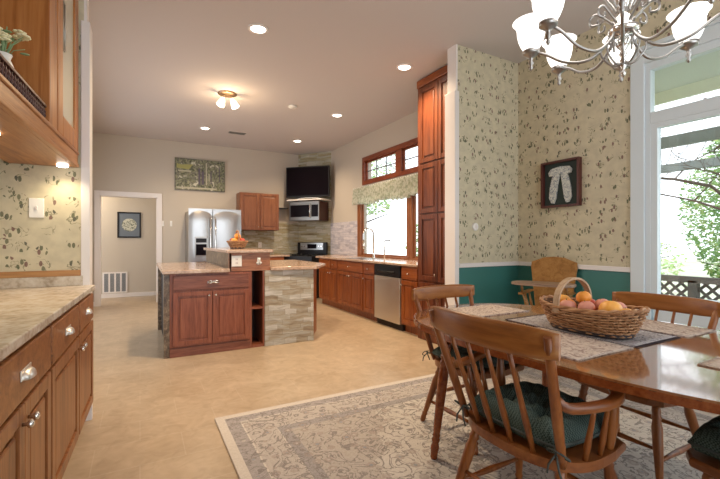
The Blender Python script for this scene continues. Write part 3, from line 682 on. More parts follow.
# hall picture
r = thing('framed_picture', 'square dark framed picture with a round vignette on the hall wall', 'picture', (-.43, 10.1, 1.29))
M['bluemat'] = mat('blue_grey_mount', (.15,.18,.22), .7)
b = B(); box(b, 0,-.025,0,.03,0,.56,.004); box(b,.42,-.025,0,.45,0,.56,.004); box(b,.03,-.025,0,.42,0,.03,.004); box(b,.03,-.025,.53,.42,0,.56,.004); obj('frame', b, 'black', r)
b = B(); box(b,.03,-.012,.03,.42,-.002,.53); obj('mount', b, 'bluemat', r)
b = B(); tube(b, [(.225,-.012,.28),(.225,-.016,.28)], [.14,.14], 28); o = obj('round_print', b, lace('vignette', (.50,.50,.42), (.10,.13,.10), 14), r)
r = thing('hall_fill_light', 'unseen dome light added to brighten the hall beyond the doorway', 'ceiling light', (-1.3, 9.6, 2.45))
b = B(); lathe(b, [(0,0),(.14,0),(.14,-.02),(.12,-.07),(.06,-.10),(0,-.11)], (0,0,0), 24); obj('glass_dome', b, 'warm_shade', r)
light('POINT', 'hall_fill_lamp', (-1.3, 9.6, 2.2), 34, (1,.84,.62), .12)  # unseen dome and lamp, added to warm and brighten the hall
# hall vent
r = thing('return_air_grille', 'white louvred return air grille low on the hall wall', 'vent', (-.70, 10.1, .10))
b = B(); box(b,0,-.02,0,.46,0,.03); box(b,0,-.02,.42,.46,0,.45)
for k in range(5): x = k*.1075; box(b, x, -.02, .03, x+.03, 0, .42)
obj('frame', b, 'white', r)
b = B(); box(b,.03,-.004,.03,.44,0,.42); obj('backing', b, 'bluemat', r)
b = B()
for k in range(19): z = .04+k*.02; box(b,.03,-.014,z,.44,-.008,z+.009)
obj('louvre_slats', b, mat('grey_louvre', (.42,.42,.42), .5), r)
plate('light_switch', .40, YB, 1.57, .04, .11, 'left of two white switches beside the hall doorway', 'switch', group=None)
plate('light_switch', .55, YB, 1.57, .04, .11, 'right of two white switches, the one nearer the refrigerator', 'switch')

# ================================================================== ISLAND
IY = 4.60; IX0 = .27
r = thing('kitchen_island', 'kitchen island of reddish wood and stacked stone in the middle of the floor', 'island', (IX0, IY, 0))
W1 = .83; IL = 1.65
b = B(); box(b, 0.0, .10, .0, W1, IL-.1, .875)
box(b, 0, 0, .10, W1, .10, .875, .002); box(b, -.0, .012, .0, W1, .1, .10); obj('cabinet_body', b, 'isl_v', r)
b = B(); box(b, .03, -.02, .70, W1-.02, 0, .855, .005); dr = obj('drawer', b, 'isl_h', r)
b = B()
for s_ in (-1,1):
    for k in range(2): tube(b, [(.43, -.03, .778), (.43+s_*.03, -.034, .778+(k*2-1)*.013), (.43+s_*.065, -.026, .778+(k*2-1)*.005)], [.009,.010,.004], 6)
ball(b, (.43,-.034,.778), .017); tube(b, [(.43,-.02,.778),(.43,-.034,.778)], .004, 6); obj('pull', b, 'chrome', dr)
wd = (W1-.05)/2
for i in (0,1):
    x = .03+i*(wd+.004); dr = obj('door', panel_door(wd-.004, .56, x, .12, raised=True, rail=.045), 'isl_v', r)
    knob(x+(wd-.035 if i == 0 else .03), -.02, .635, parent=dr)
# baseboard strip
b = B(); box(b, 0, -.008, 0, W1, .012, .095, .003); obj('plinth', b, 'isl_h', r)
# open shelf niche
nx0, nx1 = W1, W1+.165
b = B(); box(b, nx0, 0, 0, nx0+.02, .45, .875); box(b, nx1-.02, 0, 0, nx1, .45, .875); box(b, nx0+.02, 0, .0, nx1-.02, .45, .03); box(b, nx0+.02, 0, .44, nx1-.02, .45, .458); box(b, nx0+.02, .43, .03, nx1-.02, .45, .875)
obj('open_niche', b, 'isl_v', r)
b = B(); box(b, nx0+.021, .40, .031, nx1-.021, .429, .874); box(b, nx0+.0205, .02, .459, nx0+.0225, .40, .874); box(b, nx0+.0205, .02, .031, nx0+.0225, .40, .439); obj('niche_shade', b, 'dark', r)  # dark sheets paint the shade inside the niche
# stone end panels
X2 = 1.60   # end of stone front relative
b = B(); box(b, nx1, -.02, .0, X2, .10, .875, .004); obj('stone_front', b, 'stone_isl', r)
b = B(); prism(b, [(nx1, .10), (X2, .10), (1.83, .50), (1.83, IL-.1), (nx1, IL-.1)], 0, .875); obj('rear_cabinet', b, 'isl_v', r)
b = B(); prism(b, [(X2, .10), (X2+.02, .09), (1.85, .49), (1.85, .56), (1.83,.56),(1.83,.50)], 0, .875); obj('side_panel', b, 'cherry_v', r)
b = B(); box(b, -.055, 0, 0, -.0, .10, .875, .003); box(b, -.055, IL-.12, 0, 0, IL, .905, .003); obj('granite_end_post', b, 'granite_dk', r)
b = B(); box(b, -.012, .10, .0, .0, IL-.12, .875); obj('side_shade', b, 'dark', r)  # dark sheet painted in for the shadowed left side under the top
# riser
M['riser'] = wood('riser_wood', (.12,.045,.02), (.30,.115,.05), (.44,.21,.12), 'x', sc=2)
RX0, RX1 = .60, 1.06
b = B(); box(b, RX0+.02, .012, .916, RX1-.02, 1.78, 1.085); obj('riser_core', b, 'riser', r)
b = B(); box(b, RX0+.0, .05, .916, RX0+.02, 1.78, 1.085); obj('riser_granite_face', b, 'granite_dk', r)
b = B(); box(b, RX0, .0, .880, RX1, .012, 1.085, .002); box(b, RX0, 0, .88, RX0+.02, .05, 1.085); fr = obj('riser_front', b, 'riser', r)
# worktops
b = B(); prism(b, [(-.07, -.035), (.60, -.035), (.60, IL+.02), (-.07, IL+.02)], .876, .915, .006)
o = obj('island_countertop', b, 'granite2', loc=(IX0, IY, 0)); tag(o, 'beige granite top on the left half of the island', 'countertop')
b = B(); prism(b, [(1.06, -.04), (X2+.03, -.06), (1.95, .42), (1.95, IL), (1.06, IL)], .876, .915, .006)
o = obj('island_countertop', b, 'granite2', loc=(IX0, IY, 0)); tag(o, 'pale granite top over the stone end of the island', 'countertop')
b = B(); prism(b, [(RX0-.03, -.03), (RX1+.03, -.03), (RX1+.03, 1.82), (RX0-.03, 1.82)], 1.086, 1.12, .006)
o = obj('bar_top', b, 'granite2', loc=(IX0, IY, 0)); tag(o, 'raised beige granite bar top running down the middle of the island', 'countertop')
plate('power_outlet', IX0+.68, IY, .995, .11, .12, 'white outlet plate on the wooden front of the island riser', 'outlet', slots='outlet')
r = thing('hook_plate', 'small white decorative hook plate right of the island outlet', 'hook', (IX0+.93, IY, .99))
b = B(); box(b, -.018, -.006, -.04, .018, 0, .04, .002); ball(b, (0,-.012,.02), .014); ball(b, (-.02,-.006,-.02), .012); ball(b, (.02,-.006,-.02), .012); obj('backplate', b, 'white_plastic', r)
b = B(); tube(b, [(0,-.005,-.02),(0,-.03,-.035),(0,-.035,-.015)], .004, 6); obj('hook', b, 'chrome', r)
# microwave-ish items on the island's right top: none
# ------------------------------------------------------------------ baskets
def basket(name, label, loc, rz, Lr, Wr, Lb, Wb, h, handle_h, sag=.02, rows=9, stakes=44, hx=0, rr=.004, hr=.016, belly=None):
    r = thing(name, label, 'basket', loc, rz)
    def ring(t_, off=0, n=96):
        out = []
        for k in range(n):
            a = 2*PI*k/n; ca, sa = math.cos(a), math.sin(a)
            L_ = Lb+(Lr-Lb)*t_**.8; W_ = Wb+(Wr-Wb)*t_**.8
            p_ = .8; x = (L_/2)*math.copysign(abs(ca)**p_, ca); y = (W_/2)*math.copysign(abs(sa)**p_, sa)
            z = t_*(h + sag*abs(ca)**2.0 - sag*.5)
            wv = off*math.sin(stakes/2*a)*(.006 if stakes > 30 else .003); nn = Vector((ca, sa, 0))
            out.append(Vector((x, y, z+.006)) + nn*wv)
        return out
    b = B()
    for i in range(rows): tube(b, ring((i+.5)/rows, 1 if i % 2 else -1), h/rows*.40, 6, closed=True)
    obj('woven_wall', b, 'wicker', r)
    b = B(); r0 = [ring(q/4, 0, 48) for q in range(5)]; vv = [[b.verts.new((p.x*.975, p.y*.975, p.z)) for p in rr0] for rr0 in r0]
    for p_, q_ in zip(vv, vv[1:]):
        for k in range(48): b.faces.new((p_[k], p_[(k+1) % 48], q_[(k+1) % 48], q_[k])).smooth = True
    lo_ = obj('gap_shade_liner', b, 'wicker_gap', r); md = lo_.modifiers.new('t', 'SOLIDIFY'); md.thickness = .002  # dark liner paints shade into the gaps of the weave
    b = B()
    for k in range(stakes):
        a = 2*PI*k/stakes; idx = int(round(k*96/stakes)) % 96
        tube(b, [ring(q, 0)[idx] for q in (0, .33, .66, 1)], rr*.9, 5)
    obj('stakes', b, 'wicker', r)
    b = B()
    R1 = ring(1.0)
    for ph in (0, PI):
        pts = []
        for k in range(96):
            c_ = R1[k]; a = k*.75+ph; n_ = Vector((math.cos(2*PI*k/96), math.sin(2*PI*k/96), 0))
            pts.append(c_ + n_*.005*math.cos(a) + Vector((0,0,.005*math.sin(a)+.004)))
        tube(b, pts, .007, 6, closed=True)
    obj('rim', b, 'wicker', r)
    b = B(); tube(b, ring(.02), .008, 6, closed=True); tube(b, ring(.1), .006, 6, closed=True); obj('base_band', b, 'wicker_d', r)
    b = B(); prism(b, [(p.x*.98, p.y*.98) for p in ring(0, 0, 48)], 0, .006); obj('base', b, 'wicker', r)
    if handle_h:
        b = B(); pts = []; hw = Wr/2-.006
        for k in range(21):
            a = PI*k/20; pts.append((hx, -hw*math.cos(a)*(1+.06*math.sin(a)), h-.03+(handle_h-h+.03)*math.sin(a)**.8))
        sweep(b, pts, hr*2, .007, up=Vector((1,0,0))) if False else None
        rings = []
        for i, p in enumerate(pts):
            p = Vector(p); dd = (Vector(pts[min(i+1, 20)])-Vector(pts[max(i-1, 0)])).normalized(); nn = dd.cross(Vector((1,0,0))).normalized()
            rings.append([b.verts.new(p+Vector((sx*hr,0,0))+nn*sy*.005) for sx, sy in ((-1,-1),(1,-1),(1,1),(-1,1))])
        for a_, c_ in zip(rings, rings[1:]):
            for k in range(4): f = b.faces.new((a_[k], a_[(k+1) % 4], c_[(k+1) % 4], c_[k]))
        b.faces.new(rings[0]); b.faces.new(rings[-1]); obj('handle', b, 'wick_h' if 'wick_h' in M else 'wicker', r)
    return r
def fruit(kind, label, loc, r_, m, group, sx=1, sz=.92, ry=0):
    o = thing(kind, label, 'fruit', loc, 0, group)
    b = B(); prof = []
    for k in range(17):
        a = -PI/2+PI*k/16; rr_ = r_*math.cos(a); z = r_*sz*math.sin(a)
        z -= .10*r_*math.exp(-(rr_/(.22*r_))**2)*(1 if a > 0 else -1); prof.append((max(rr_, 0), z))
    lathe(b, prof, (0,0,0), 20)
    for v in b.verts: v.co.x *= sx
    obj('skin', b, m, o); b = B(); tube(b, [(0,0,r_*sz*.86),(.002,0,r_*sz*1.04)], .0025, 6); obj('stem', b, 'leaf', o)
    o.rotation_euler = (ry, .2, random.random()*3); return o
basket('fruit_basket', 'small round wicker basket of fruit on the island bar top', (1.10, 5.28, 1.12), 0, .245, .21, .15, .14, .085, .235, sag=0, rows=6, stakes=24, rr=.003, hr=.008)
for i, (dx, dy, dz, m_, lb) in enumerate([(-.04,-.03,.085,'orange2','yellow orange at the left front of the small bar basket'),(.045,-.03,.085,'red','red apple at the right front of the small bar basket'),(0,.03,.09,'peach','pink peach at the back of the small bar basket'),(.0,-.01,.145,'orange','orange on top of the pile in the small bar basket'),(-.045,.035,.088,'red','red apple at the left back of the small bar basket'),(.05,.035,.088,'orange','orange at the right back of the small bar basket')]):
    fruit('apple' if 'apple' in lb else 'peach' if 'peach' in lb else 'orange', lb, (1.10+dx*1.1, 5.28+dy*1.1, 1.135+dz), .042, m_, 'fruit in the small basket on the bar')

# ================================================================== DINING
b = B(); box(b, -RW/2, -RL/2, 0, RW/2, RL/2, .012, .004)
o = obj('area_rug', b, 'rug', loc=(.445+RW/2, 2.87-RL/2, .0)); tag(o, 'large grey and beige floral bordered rug under the dining table', 'rug')
RZ0 = .012
# table
TC = Vector((2.02, 1.19)); TR = math.radians(4); TA, TB = .66, 1.06; TH = .75
M['table_top'] = m = wood('table_top_wood', (.18,.062,.02), (.27,.11,.038), (.34,.16,.065), 'x', rough=.13, sc=.7)
t = NT(m); sp = t.n('ShaderNodeSeparateXYZ'); tc_ = t.n('ShaderNodeTexCoord'); t.l(tc_.outputs['Object'], sp.inputs[0])
t.b.inputs['Coat Weight'].default_value = 1.0; t.b.inputs['Coat Roughness'].default_value = .06; t.b.inputs['Coat IOR'].default_value = 1.6
seam = t.math('LESS_THAN', t.math('ABSOLUTE', t.math('SUBTRACT', t.math('ABSOLUTE', sp.outputs[1]), .30)), .002)
old = t.b.inputs['Base Color'].links[0].from_socket; t.base(t.mix(t.math('MULTIPLY', seam, .6), old, (.08,.04,.02)))
r = thing('dining_table', 'oval honey-brown wooden dining table standing on the patterned rug', 'table', (TC.x, TC.y, RZ0), TR)
def sup(a_, b_, n=72, e=2.6):
    return [(a_*math.copysign(abs(math.cos(2*PI*k/n))**(2/e), math.cos(2*PI*k/n)), b_*math.copysign(abs(math.sin(2*PI*k/n))**(2/e), math.sin(2*PI*k/n))) for k in range(n)]
b = B(); prism(b, sup(TA-.006, TB-.006), TH-.012-RZ0, TH-RZ0, .004); obj('table_top', b, 'table_top', r)
b = B(); prism(b, sup(TA, TB), TH-.036-RZ0, TH-.0085-RZ0, .010); obj('edge_moulding', b, 'table', r)
b = B(); o1 = sup(TA-.20, TB-.24); o2 = sup(TA-.22, TB-.26); n = 72
vs = [[b.verts.new((x, y, z)) for (x, y) in oo] for oo, z in ((o1, .635), (o1, TH-.045-RZ0), (o2, TH-.045-RZ0), (o2, .635))]
for i in range(4):
    a_, c_ = vs[i], vs[(i+1) % 4]
    for k in range(n): b.faces.new((a_[k], a_[(k+1) % n], c_[(k+1) % n], c_[k]))
obj('apron', b, 'table', r)
LEG = [(0,.016),(.015,.020),(.03,.019),(.07,.022),(.10,.024),(.13,.017),(.145,.022),(.16,.023),(.175,.017),(.19,.022),(.205,.018),(.25,.021),(.5,.026),(.66,.028),(.72,.027),(.75,.020),(.765,.027),(.785,.028),(.80,.020),(.815,.027),(.835,.028),(.85,.020),(.87,.025),(1,.026)]
for (px, py, qx, qy) in ((-.55,.60,-.50,.54),(.52,.62,.47,.56),(-.50,-.80,-.45,-.72),(.52,-.80,.47,-.72)):
    b = B(); turned(b, (px, py, 0), (qx, qy, TH-.046-RZ0), LEG, 14); obj('leg', b, 'table', r)
# chairs -------------------------------------------------------------
CL = [(0,.014),(.03,.017),(.07,.018),(.11,.014),(.14,.019),(.16,.014),(.2,.016),(.5,.022),(.72,.024),(.80,.018),(.83,.023),(.86,.018),(.9,.02),(1,.016)]
SPN = [(0,.0085),(.3,.0125),(.55,.010),(.8,.0085),(1,.008)]
def make_chair(label, arms, sw=.50, sd=.46, cw=.56, ctop=.90, ch=.095, lean=.15, nsp=4, postin=.025, crest_bow=.05, flare=.04):
    """front faces -y; origin on the floor at seat centre"""
    r = thing('dining_armchair' if arms else 'dining_chair', label, 'chair', group='wooden spindle-back chairs around the dining table')
    SH = .445
    # seat outline: D with rounded back
    out = []; hw = sw/2
    for k in range(33):
        a = PI*k/32; out.append((hw*math.cos(a)**1 if False else hw*math.copysign(abs(math.cos(a))**.75, math.cos(a)), sd*.5*abs(math.sin(a))**.85))
    out += [(-hw*.98, -sd*.2), (-hw*.92, -sd*.43), (-hw*.7, -sd*.5), (0, -sd*.53), (hw*.7, -sd*.5), (hw*.92, -sd*.43), (hw*.98, -sd*.2)]
    b = B(); prism(b, out, SH-.036, SH, .012); obj('seat', b, 'chair_seat', r)
    tx, ty = hw*.70, sd*.33
    feet = [(-hw*.92,-sd*.50),(hw*.92,-sd*.50),(-hw*.92,sd*.56),(hw*.92,sd*.56)]; tops = [(-tx,-ty),(tx,-ty),(-tx,ty*.8),(tx,ty*.8)]
    def lp(i, z): f = z/(SH-.03); return Vector((feet[i][0]+(tops[i][0]-feet[i][0])*f, feet[i][1]+(tops[i][1]-feet[i][1])*f, z))
    for i in range(4):
        b = B(); turned(b, lp(i, 0), lp(i, SH-.03), CL, 12); obj('leg', b, 'chair', r)
    STR = [(0,.008),(.25,.011),(.5,.015),(.75,.011),(1,.008)]
    for (i, j, z) in ((0,1,.20),(0,2,.15),(1,3,.15),(2,3,.20)):
        b = B(); turned(b, lp(i, z), lp(j, z), STR, 8); obj('stretcher', b, 'chair', r)
    # back
    pb = (hw-.05, sd*.36); pt = (cw/2-postin, sd*.36+lean)
    zc = ctop-ch/2
    def cr(u, z=None):   # crest centre curve, u in -1..1
        return Vector((u*cw/2, pt[1]-.012+crest_bow*(1-u*u)-crest_bow*.12, zc))
    for s_ in (-1,1):
        b = B(); top = Vector((s_*pt[0], pt[1]+.006, ctop-ch*.22)); turned(b, (s_*pb[0], pb[1], SH-.015), top, [(0,.012),(.08,.016),(.4,.0185),(.8,.0165),(1,.013)], 10); obj('back_post', b, 'chair', r)
    b = B(); n = 20
    pts = [cr(-1+2*i/n) for i in range(n+1)]
    hs = [ch*(.78+.22*(1-abs(-1+2*i/n)**4)) for i in range(n+1)]
    sweep(b, pts, .022, ch, ws=[.02]*(n+1), hs=hs); obj('crest_rail', b, 'chair_x', r)
    for k in range(nsp):
        u = -1+2*(k+1)/(nsp+1); u2 = u*.78; x0 = u*(pb[0]-.01); y0 = pb[1]+.035*(1-u*u)
        e = cr(u2); b = B(); turned(b, (x0, y0, SH-.01), (e.x, e.y-.0, ctop-ch+.012), SPN, 8); obj('spindle', b, 'chair', r)
    if arms:
        for s_ in (-1,1):
            az = .672; f = (az-SH)/(ctop-SH); start = Vector((s_*(pb[0]+(pt[0]-pb[0])*f), pb[1]+lean*f, az+.01))
            fx, fy = s_*(hw-.025), -sd*.22
            pts = [start, start+Vector((s_*.02,-.045,-.03)), Vector((s_*(hw+.03), sd*.10, az-.022)), Vector((s_*(hw+.03), -sd*.07, az-.008)), Vector((fx+s_*.03, fy+.03, az+.012)), Vector((fx+s_*.01, fy-.035, az+.008))]
            # refine with Catmull
            P_ = []
            for i in range(len(pts)-1):
                p0, p1_, p2_, p3_ = pts[max(i-1,0)], pts[i], pts[i+1], pts[min(i+2,len(pts)-1)]
                for q in range(4):
                    t_ = q/4; P_.append(.5*((2*p1_)+(-p0+p2_)*t_+(2*p0-5*p1_+4*p2_-p3_)*t_*t_+(-p0+3*p1_-3*p2_+p3_)*t_**3))
            P_.append(pts[-1]); N = len(P_)
            b = B(); sweep(b, P_, .04, .026, ws=[.026+.028*(i/(N-1)) for i in range(N)], hs=[.032-.006*(i/(N-1)) for i in range(N)]); arm = obj('arm', b, 'chair_seat', r)
            b = B(); turned(b, (s_*(hw-.03), fy+.01, SH-.01), (fx+s_*.012, fy, az), [(0,.012),(.1,.016),(.4,.023),(.7,.019),(.85,.015),(1,.013)], 10); obj('arm_support', b, 'chair', r)
            for q, (xx, yy) in enumerate(((hw-.02, -sd*.02), (hw-.025, sd*.17))):
                b = B(); turned(b, (s_*xx, yy, SH-.01), (s_*(hw+.02), yy+.012, az-.022), SPN, 8); obj('spindle', b, 'chair', r)
    return r
def cushion(label, w_=.42, d_=.40, th=.07, group='green tufted chair cushions'):
    r = thing('seat_cushion', label, 'cushion', group=group)
    b = B(); n = 44; tufts = [(-.42,-.42),(.42,-.42),(-.42,.42),(.42,.42),(0,0)]
    def prof(u, v):
        e = max(0, 1-max(abs(u), abs(v))**5)*max(0, 1-abs(u*v)**3); h_ = (th*.55)*(e**.5)
        for (a_, c_) in tufts:
            dd = math.hypot(u-a_, v-c_); h_ *= 1-.80*math.exp(-(dd/.17)**2)
            an = math.atan2(v-c_, u-a_); h_ *= 1-.34*math.exp(-(dd/.40)**2)*(0.5+.5*math.cos(an*7))
        return h_
    G_ = {}
    for s_ in (1,-1):
        for i in range(n+1):
            for j in range(n+1):
                u = -1+2*i/n; v = -1+2*j/n; k = 1-.07*(u*u*v*v)
                edge = i in (0,n) or j in (0,n)
                if s_ == -1 and edge: G_[(s_,i,j)] = G_[(1,i,j)]; continue
                hh = 0 if edge else (prof(u,v) if s_ == 1 else -th*.28*(max(0,1-max(abs(u),abs(v))**6))**.5)
                G_[(s_,i,j)] = b.verts.new((u*w_/2*k, v*d_/2*k, th*.30+hh))
        for i in range(n):
            for j in range(n):
                f = b.faces.new((G_[(s_,i,j)], G_[(s_,i+1,j)], G_[(s_,i+1,j+1)], G_[(s_,i,j+1)])); f.smooth = True
    obj('pad', b, 'cushion', r)
    b = B(); pts = []
    for k in range(48):
        a = 2*PI*k/48; ca, sa = math.cos(a), math.sin(a); m_ = max(abs(ca), abs(sa)); u, v = ca/m_, sa/m_; kk = 1-.07*(u*u*v*v); pts.append((u*w_/2*kk, v*d_/2*kk, th*.30))
    tube(b, pts, .005, 6, closed=True); obj('piping', b, 'cord', r)
    b = B()
    for (a_, c_) in tufts: ball(b, (a_*w_/2, c_*d_/2, th*.30+th*.15), .008, 1, 1, .5, 8)
    obj('tuft_button', b, 'cord', r)
    for s_ in (-1,1):
        b = B(); c0 = Vector((s_*w_*.46, d_*.46, th*.3))
        for q in (-1, 1):
            loop = [c0 + Vector((s_*.02 + s_*.030*math.sin(a)*q*.5 + q*.022*(1-math.cos(a))*.8, .018+.012*math.sin(a), .012*math.sin(a)-.008)) for a in [2*PI*k/12 for k in range(13)]]
            tube(b, loop, .0035, 5)
            tube(b, [c0, c0+Vector((s_*.02, .02, -.01)), c0+Vector((s_*.02+q*.018, .035, -.05)), c0+Vector((s_*.02+q*.026, .03, -.085))], .0035, 5)
        obj('tie', b, 'cord', r)
    return r
arm1 = make_chair('armchair with curved arms at the near left side of the table, back to camera', True, sw=.56, sd=.43, cw=.62, ctop=.93, ch=.105, lean=.15, nsp=4)
arm1.location = (1.43, 1.10, RZ0); arm1.rotation_euler = (0,0,PI/2)
side = make_chair('wooden spindle-back chair at the far end of the table, nearest the kitchen', False, ctop=.89)
side.location = (1.895, 1.90, RZ0)
side.rotation_euler = (0,0,PI)      # front faces +y -> flip below
side.rotation_euler = (0,0,0)
c2 = dup(side, (2.38, 1.20, RZ0), -PI/2, 'wooden spindle-back chair on the window side of the table, behind the basket')
c3 = dup(side, (1.93, .48, RZ0), PI, 'wooden spindle-back chair at the near end of the table, cut by the photo corner')
cu = cushion('green tufted cushion on the near armchair', th=.145); cu.location = (1.45, 1.10, RZ0+.447); cu.rotation_euler = (0,0,PI/2)
cu.scale = (1.06,1.0,1.0)
dup(cu, (1.895, 1.89, RZ0+.447), 0, 'green tufted cushion on the chair at the far end of the table').scale = (1.1,1.02,.7)
dup(cu, (2.37, 1.20, RZ0+.447), -PI/2, 'green tufted cushion on the window side chair')
dup(cu, (1.925, .50, RZ0+.447), PI, 'green tufted cushion at the bottom right corner, on the near end chair')
# high chair -----------------------------------------------------------
r = thing('high_chair', 'old wooden high chair with tray in the corner by the green wainscot', 'high chair', (3.45, 2.50, 0), math.radians(-66))
HS = .56
b = B(); box(b, -.17, -.16, HS-.03, .17, .17, HS, .01); obj('seat', b, 'hc', r)
for i, (sx_, sy_) in enumerate(((-1,-1),(1,-1),(-1,1),(1,1))):
    b = B(); turned(b, (sx_*.22, sy_*.22, 0), (sx_*.14, sy_*.13, HS-.02), [(0,.013),(.2,.017),(.5,.021),(.8,.018),(1,.016)], 10); obj('leg', b, 'hc', r)
for (a_, c_) in (((-.2,-.2,.15),(.2,-.2,.15)),((-.2,.2,.15),(.2,.2,.15)),((-.19,-.19,.22),(-.19,.19,.22)),((.19,-.19,.22),(.19,.19,.22))):
    b = B(); tube(b, [a_, c_], .011, 8); obj('stretcher', b, 'hc', r)
b = B(); zs = [HS-.02, HS+.30, HS+.40, HS+.455, HS+.475, HS+.50, HS+.51]; ws_ = [.16,.20,.215,.21,.145,.10,.0]
outl = [(ws_[i], zs[i]) for i in range(7)]+[(-ws_[i], zs[i]) for i in range(5,-1,-1)]
prism(b, outl, -.011, .011, .004)
o = obj('back_panel', b, 'hc', r); o.rotation_euler = (PI/2-.12, 0, 0); o.location = (0, .165, 0)
o.location = (0, .105, 0)
for s_ in (-1,1):
    b = B(); box(b, s_*.19-.025, -.26, HS+.155, s_*.19+.025, .12, HS+.175, .006); obj('arm', b, 'hc', r)
    for yy in (-.20, -.12, .02): b = B(); turned(b, (s_*.155, yy if yy > -.17 else -.14, HS-.005), (s_*.185, yy, HS+.156), [(0,.009),(.4,.014),(.6,.010),(1,.009)], 8); obj('arm_post', b, 'hc', r)
M['tray'] = wood('tray_wood', (.16,.10,.07), (.30,.20,.14), (.42,.31,.23), 'x', .4)
b = B(); prism(b, [(x*1, y-.24) for (x, y) in sup(.27, .13, 36, 3.5)], HS+.255, HS+.278, .006); obj('tray', b, 'tray', r)
for s_ in (-1,1):
    b = B(); turned(b, (s_*.19, -.20, HS+.17), (s_*.19, -.22, HS+.257), [(0,.009),(.5,.013),(1,.009)], 8); obj('tray_post', b, 'hc', r)
b = B(); box(b, -.2, -.22, .26, .2, -.13, .28, .006); obj('footrest', b, 'hc', r)

# placemats, runner -----------------------------------------------------
def placemat(label, x0, y0, x1, y1, m='mat', z=TH, rot=0, fringe=False, name='placemat', cat='placemat', group='woven placemats'):
    cx, cy = (x0+x1)/2, (y0+y1)/2; w2, h2 = (x1-x0)/2, (y1-y0)/2
    r = thing(name, label, cat, (cx, cy, z), rot, group)
    b = B(); nx = 16
    g = [[b.verts.new((-w2+2*w2*i/nx, -h2+2*h2*j/nx, .0015+.0012*abs(math.sin(i*1.3+j*.7)))) for j in range(nx+1)] for i in range(nx+1)]
    for i in range(nx):
        for j in range(nx): f = b.faces.new((g[i][j], g[i+1][j], g[i+1][j+1], g[i][j+1])); f.smooth = True
    o = obj('cloth', b, m, r); md = o.modifiers.new('t', 'SOLIDIFY'); md.thickness = .002; md.offset = 0
    if fringe:
        b = B()
        for s_ in (-1,1):
            for k in range(46):
                x = -w2+2*w2*(k+.5)/46; tube(b, [(x, s_*h2, .003), (x+random.uniform(-.003,.003), s_*(h2+.018), .0025)], .0016, 4)
            for k in range(70):
                y = -h2+2*h2*(k+.5)/70; tube(b, [(s_*w2, y, .003), (s_*(w2+.012), y+random.uniform(-.003,.003), .0025)], .0018, 4)
        obj('fringe', b, 'fringe', r)
    else:
        b = B(); tube(b, [(-w2,-h2,.003),(w2,-h2,.003),(w2,h2,.003),(-w2,h2,.003)], .003, 6, closed=True); obj('hem', b, m, r)
    return r
placemat('beige patterned placemat at the far end of the table', 1.80, 1.80, 2.28, 2.12)
placemat('beige patterned placemat in front of the near armchair', 1.50, .955, 1.885, 1.44)
placemat('beige patterned placemat on the window side behind the basket', 2.33, .93, 2.63, 1.38)
placemat('beige placemat at the right photo edge, near end of the table', 1.85, .34, 2.3, .71)
placemat('grey fringed table runner under the large fruit basket', 1.91, .965, 2.30, 1.66, 'runner', fringe=True, name='table_runner', cat='table runner', group=None)
# large basket
M['wick_h'] = wood('basket_handle_wood', (.26,.15,.08), (.42,.28,.17), (.52,.38,.25), 'z', .5)
BX, BY, BZ = 2.03, 1.235, TH+.006
basket('fruit_basket', 'large oblong wicker basket with a tall handle on the dining table', (BX, BY, BZ), PI/2, .50, .30, .38, .20, .125, .265, sag=.02, rows=9, stakes=40, hx=.09)
FR = [('orange',  .19, -.03, .125, .040, 'orange2', 'orange at the far left end of the large basket'),
      ('orange',  .03, .01, .165, .036, 'orange', 'bright orange on top of the heap beside the basket handle'),
      ('mango',  -.15, .05, .125, .052, 'orange2', 'large yellow orange mango at the right front of the large basket'),
      ('peach',   .08, .08, .115, .040, 'peach', 'pink peach just behind the near foot of the basket handle'),
      ('peach',  -.03, .07, .122, .040, 'peach', 'pale pink peach in the middle front of the large basket'),
      ('apple',  -.06, -.02, .132, .038, 'peach', 'rosy apple right of the topmost orange'),
      ('orange',  .12, .02, .112, .040, 'orange', 'orange half hidden left of the basket handle'),
      ('peach',  -.12, -.06, .118, .040, 'peach', 'peach at the back right of the large basket'),
      ('apple',   .05, -.07, .115, .040, 'red', 'red apple at the back of the large basket'),
      ('orange', -.20, -.0, .105, .036, 'orange2', 'small orange at the right end of the large basket'),
      ('apple',  -.07, .02, .062, .040, 'red', 'red apple at the bottom of the large basket'),
      ('apple',   .06, .0, .062, .040, 'red', 'red apple low under the handle of the large basket')]
for (k, a_, c_, z_, r_, m_, lb) in FR:
    fruit(k, lb, (BX-c_, BY+a_*.88, BZ+z_+.006), r_, m_, 'fruit in the large basket', sx=1.25 if k == 'mango' else 1)
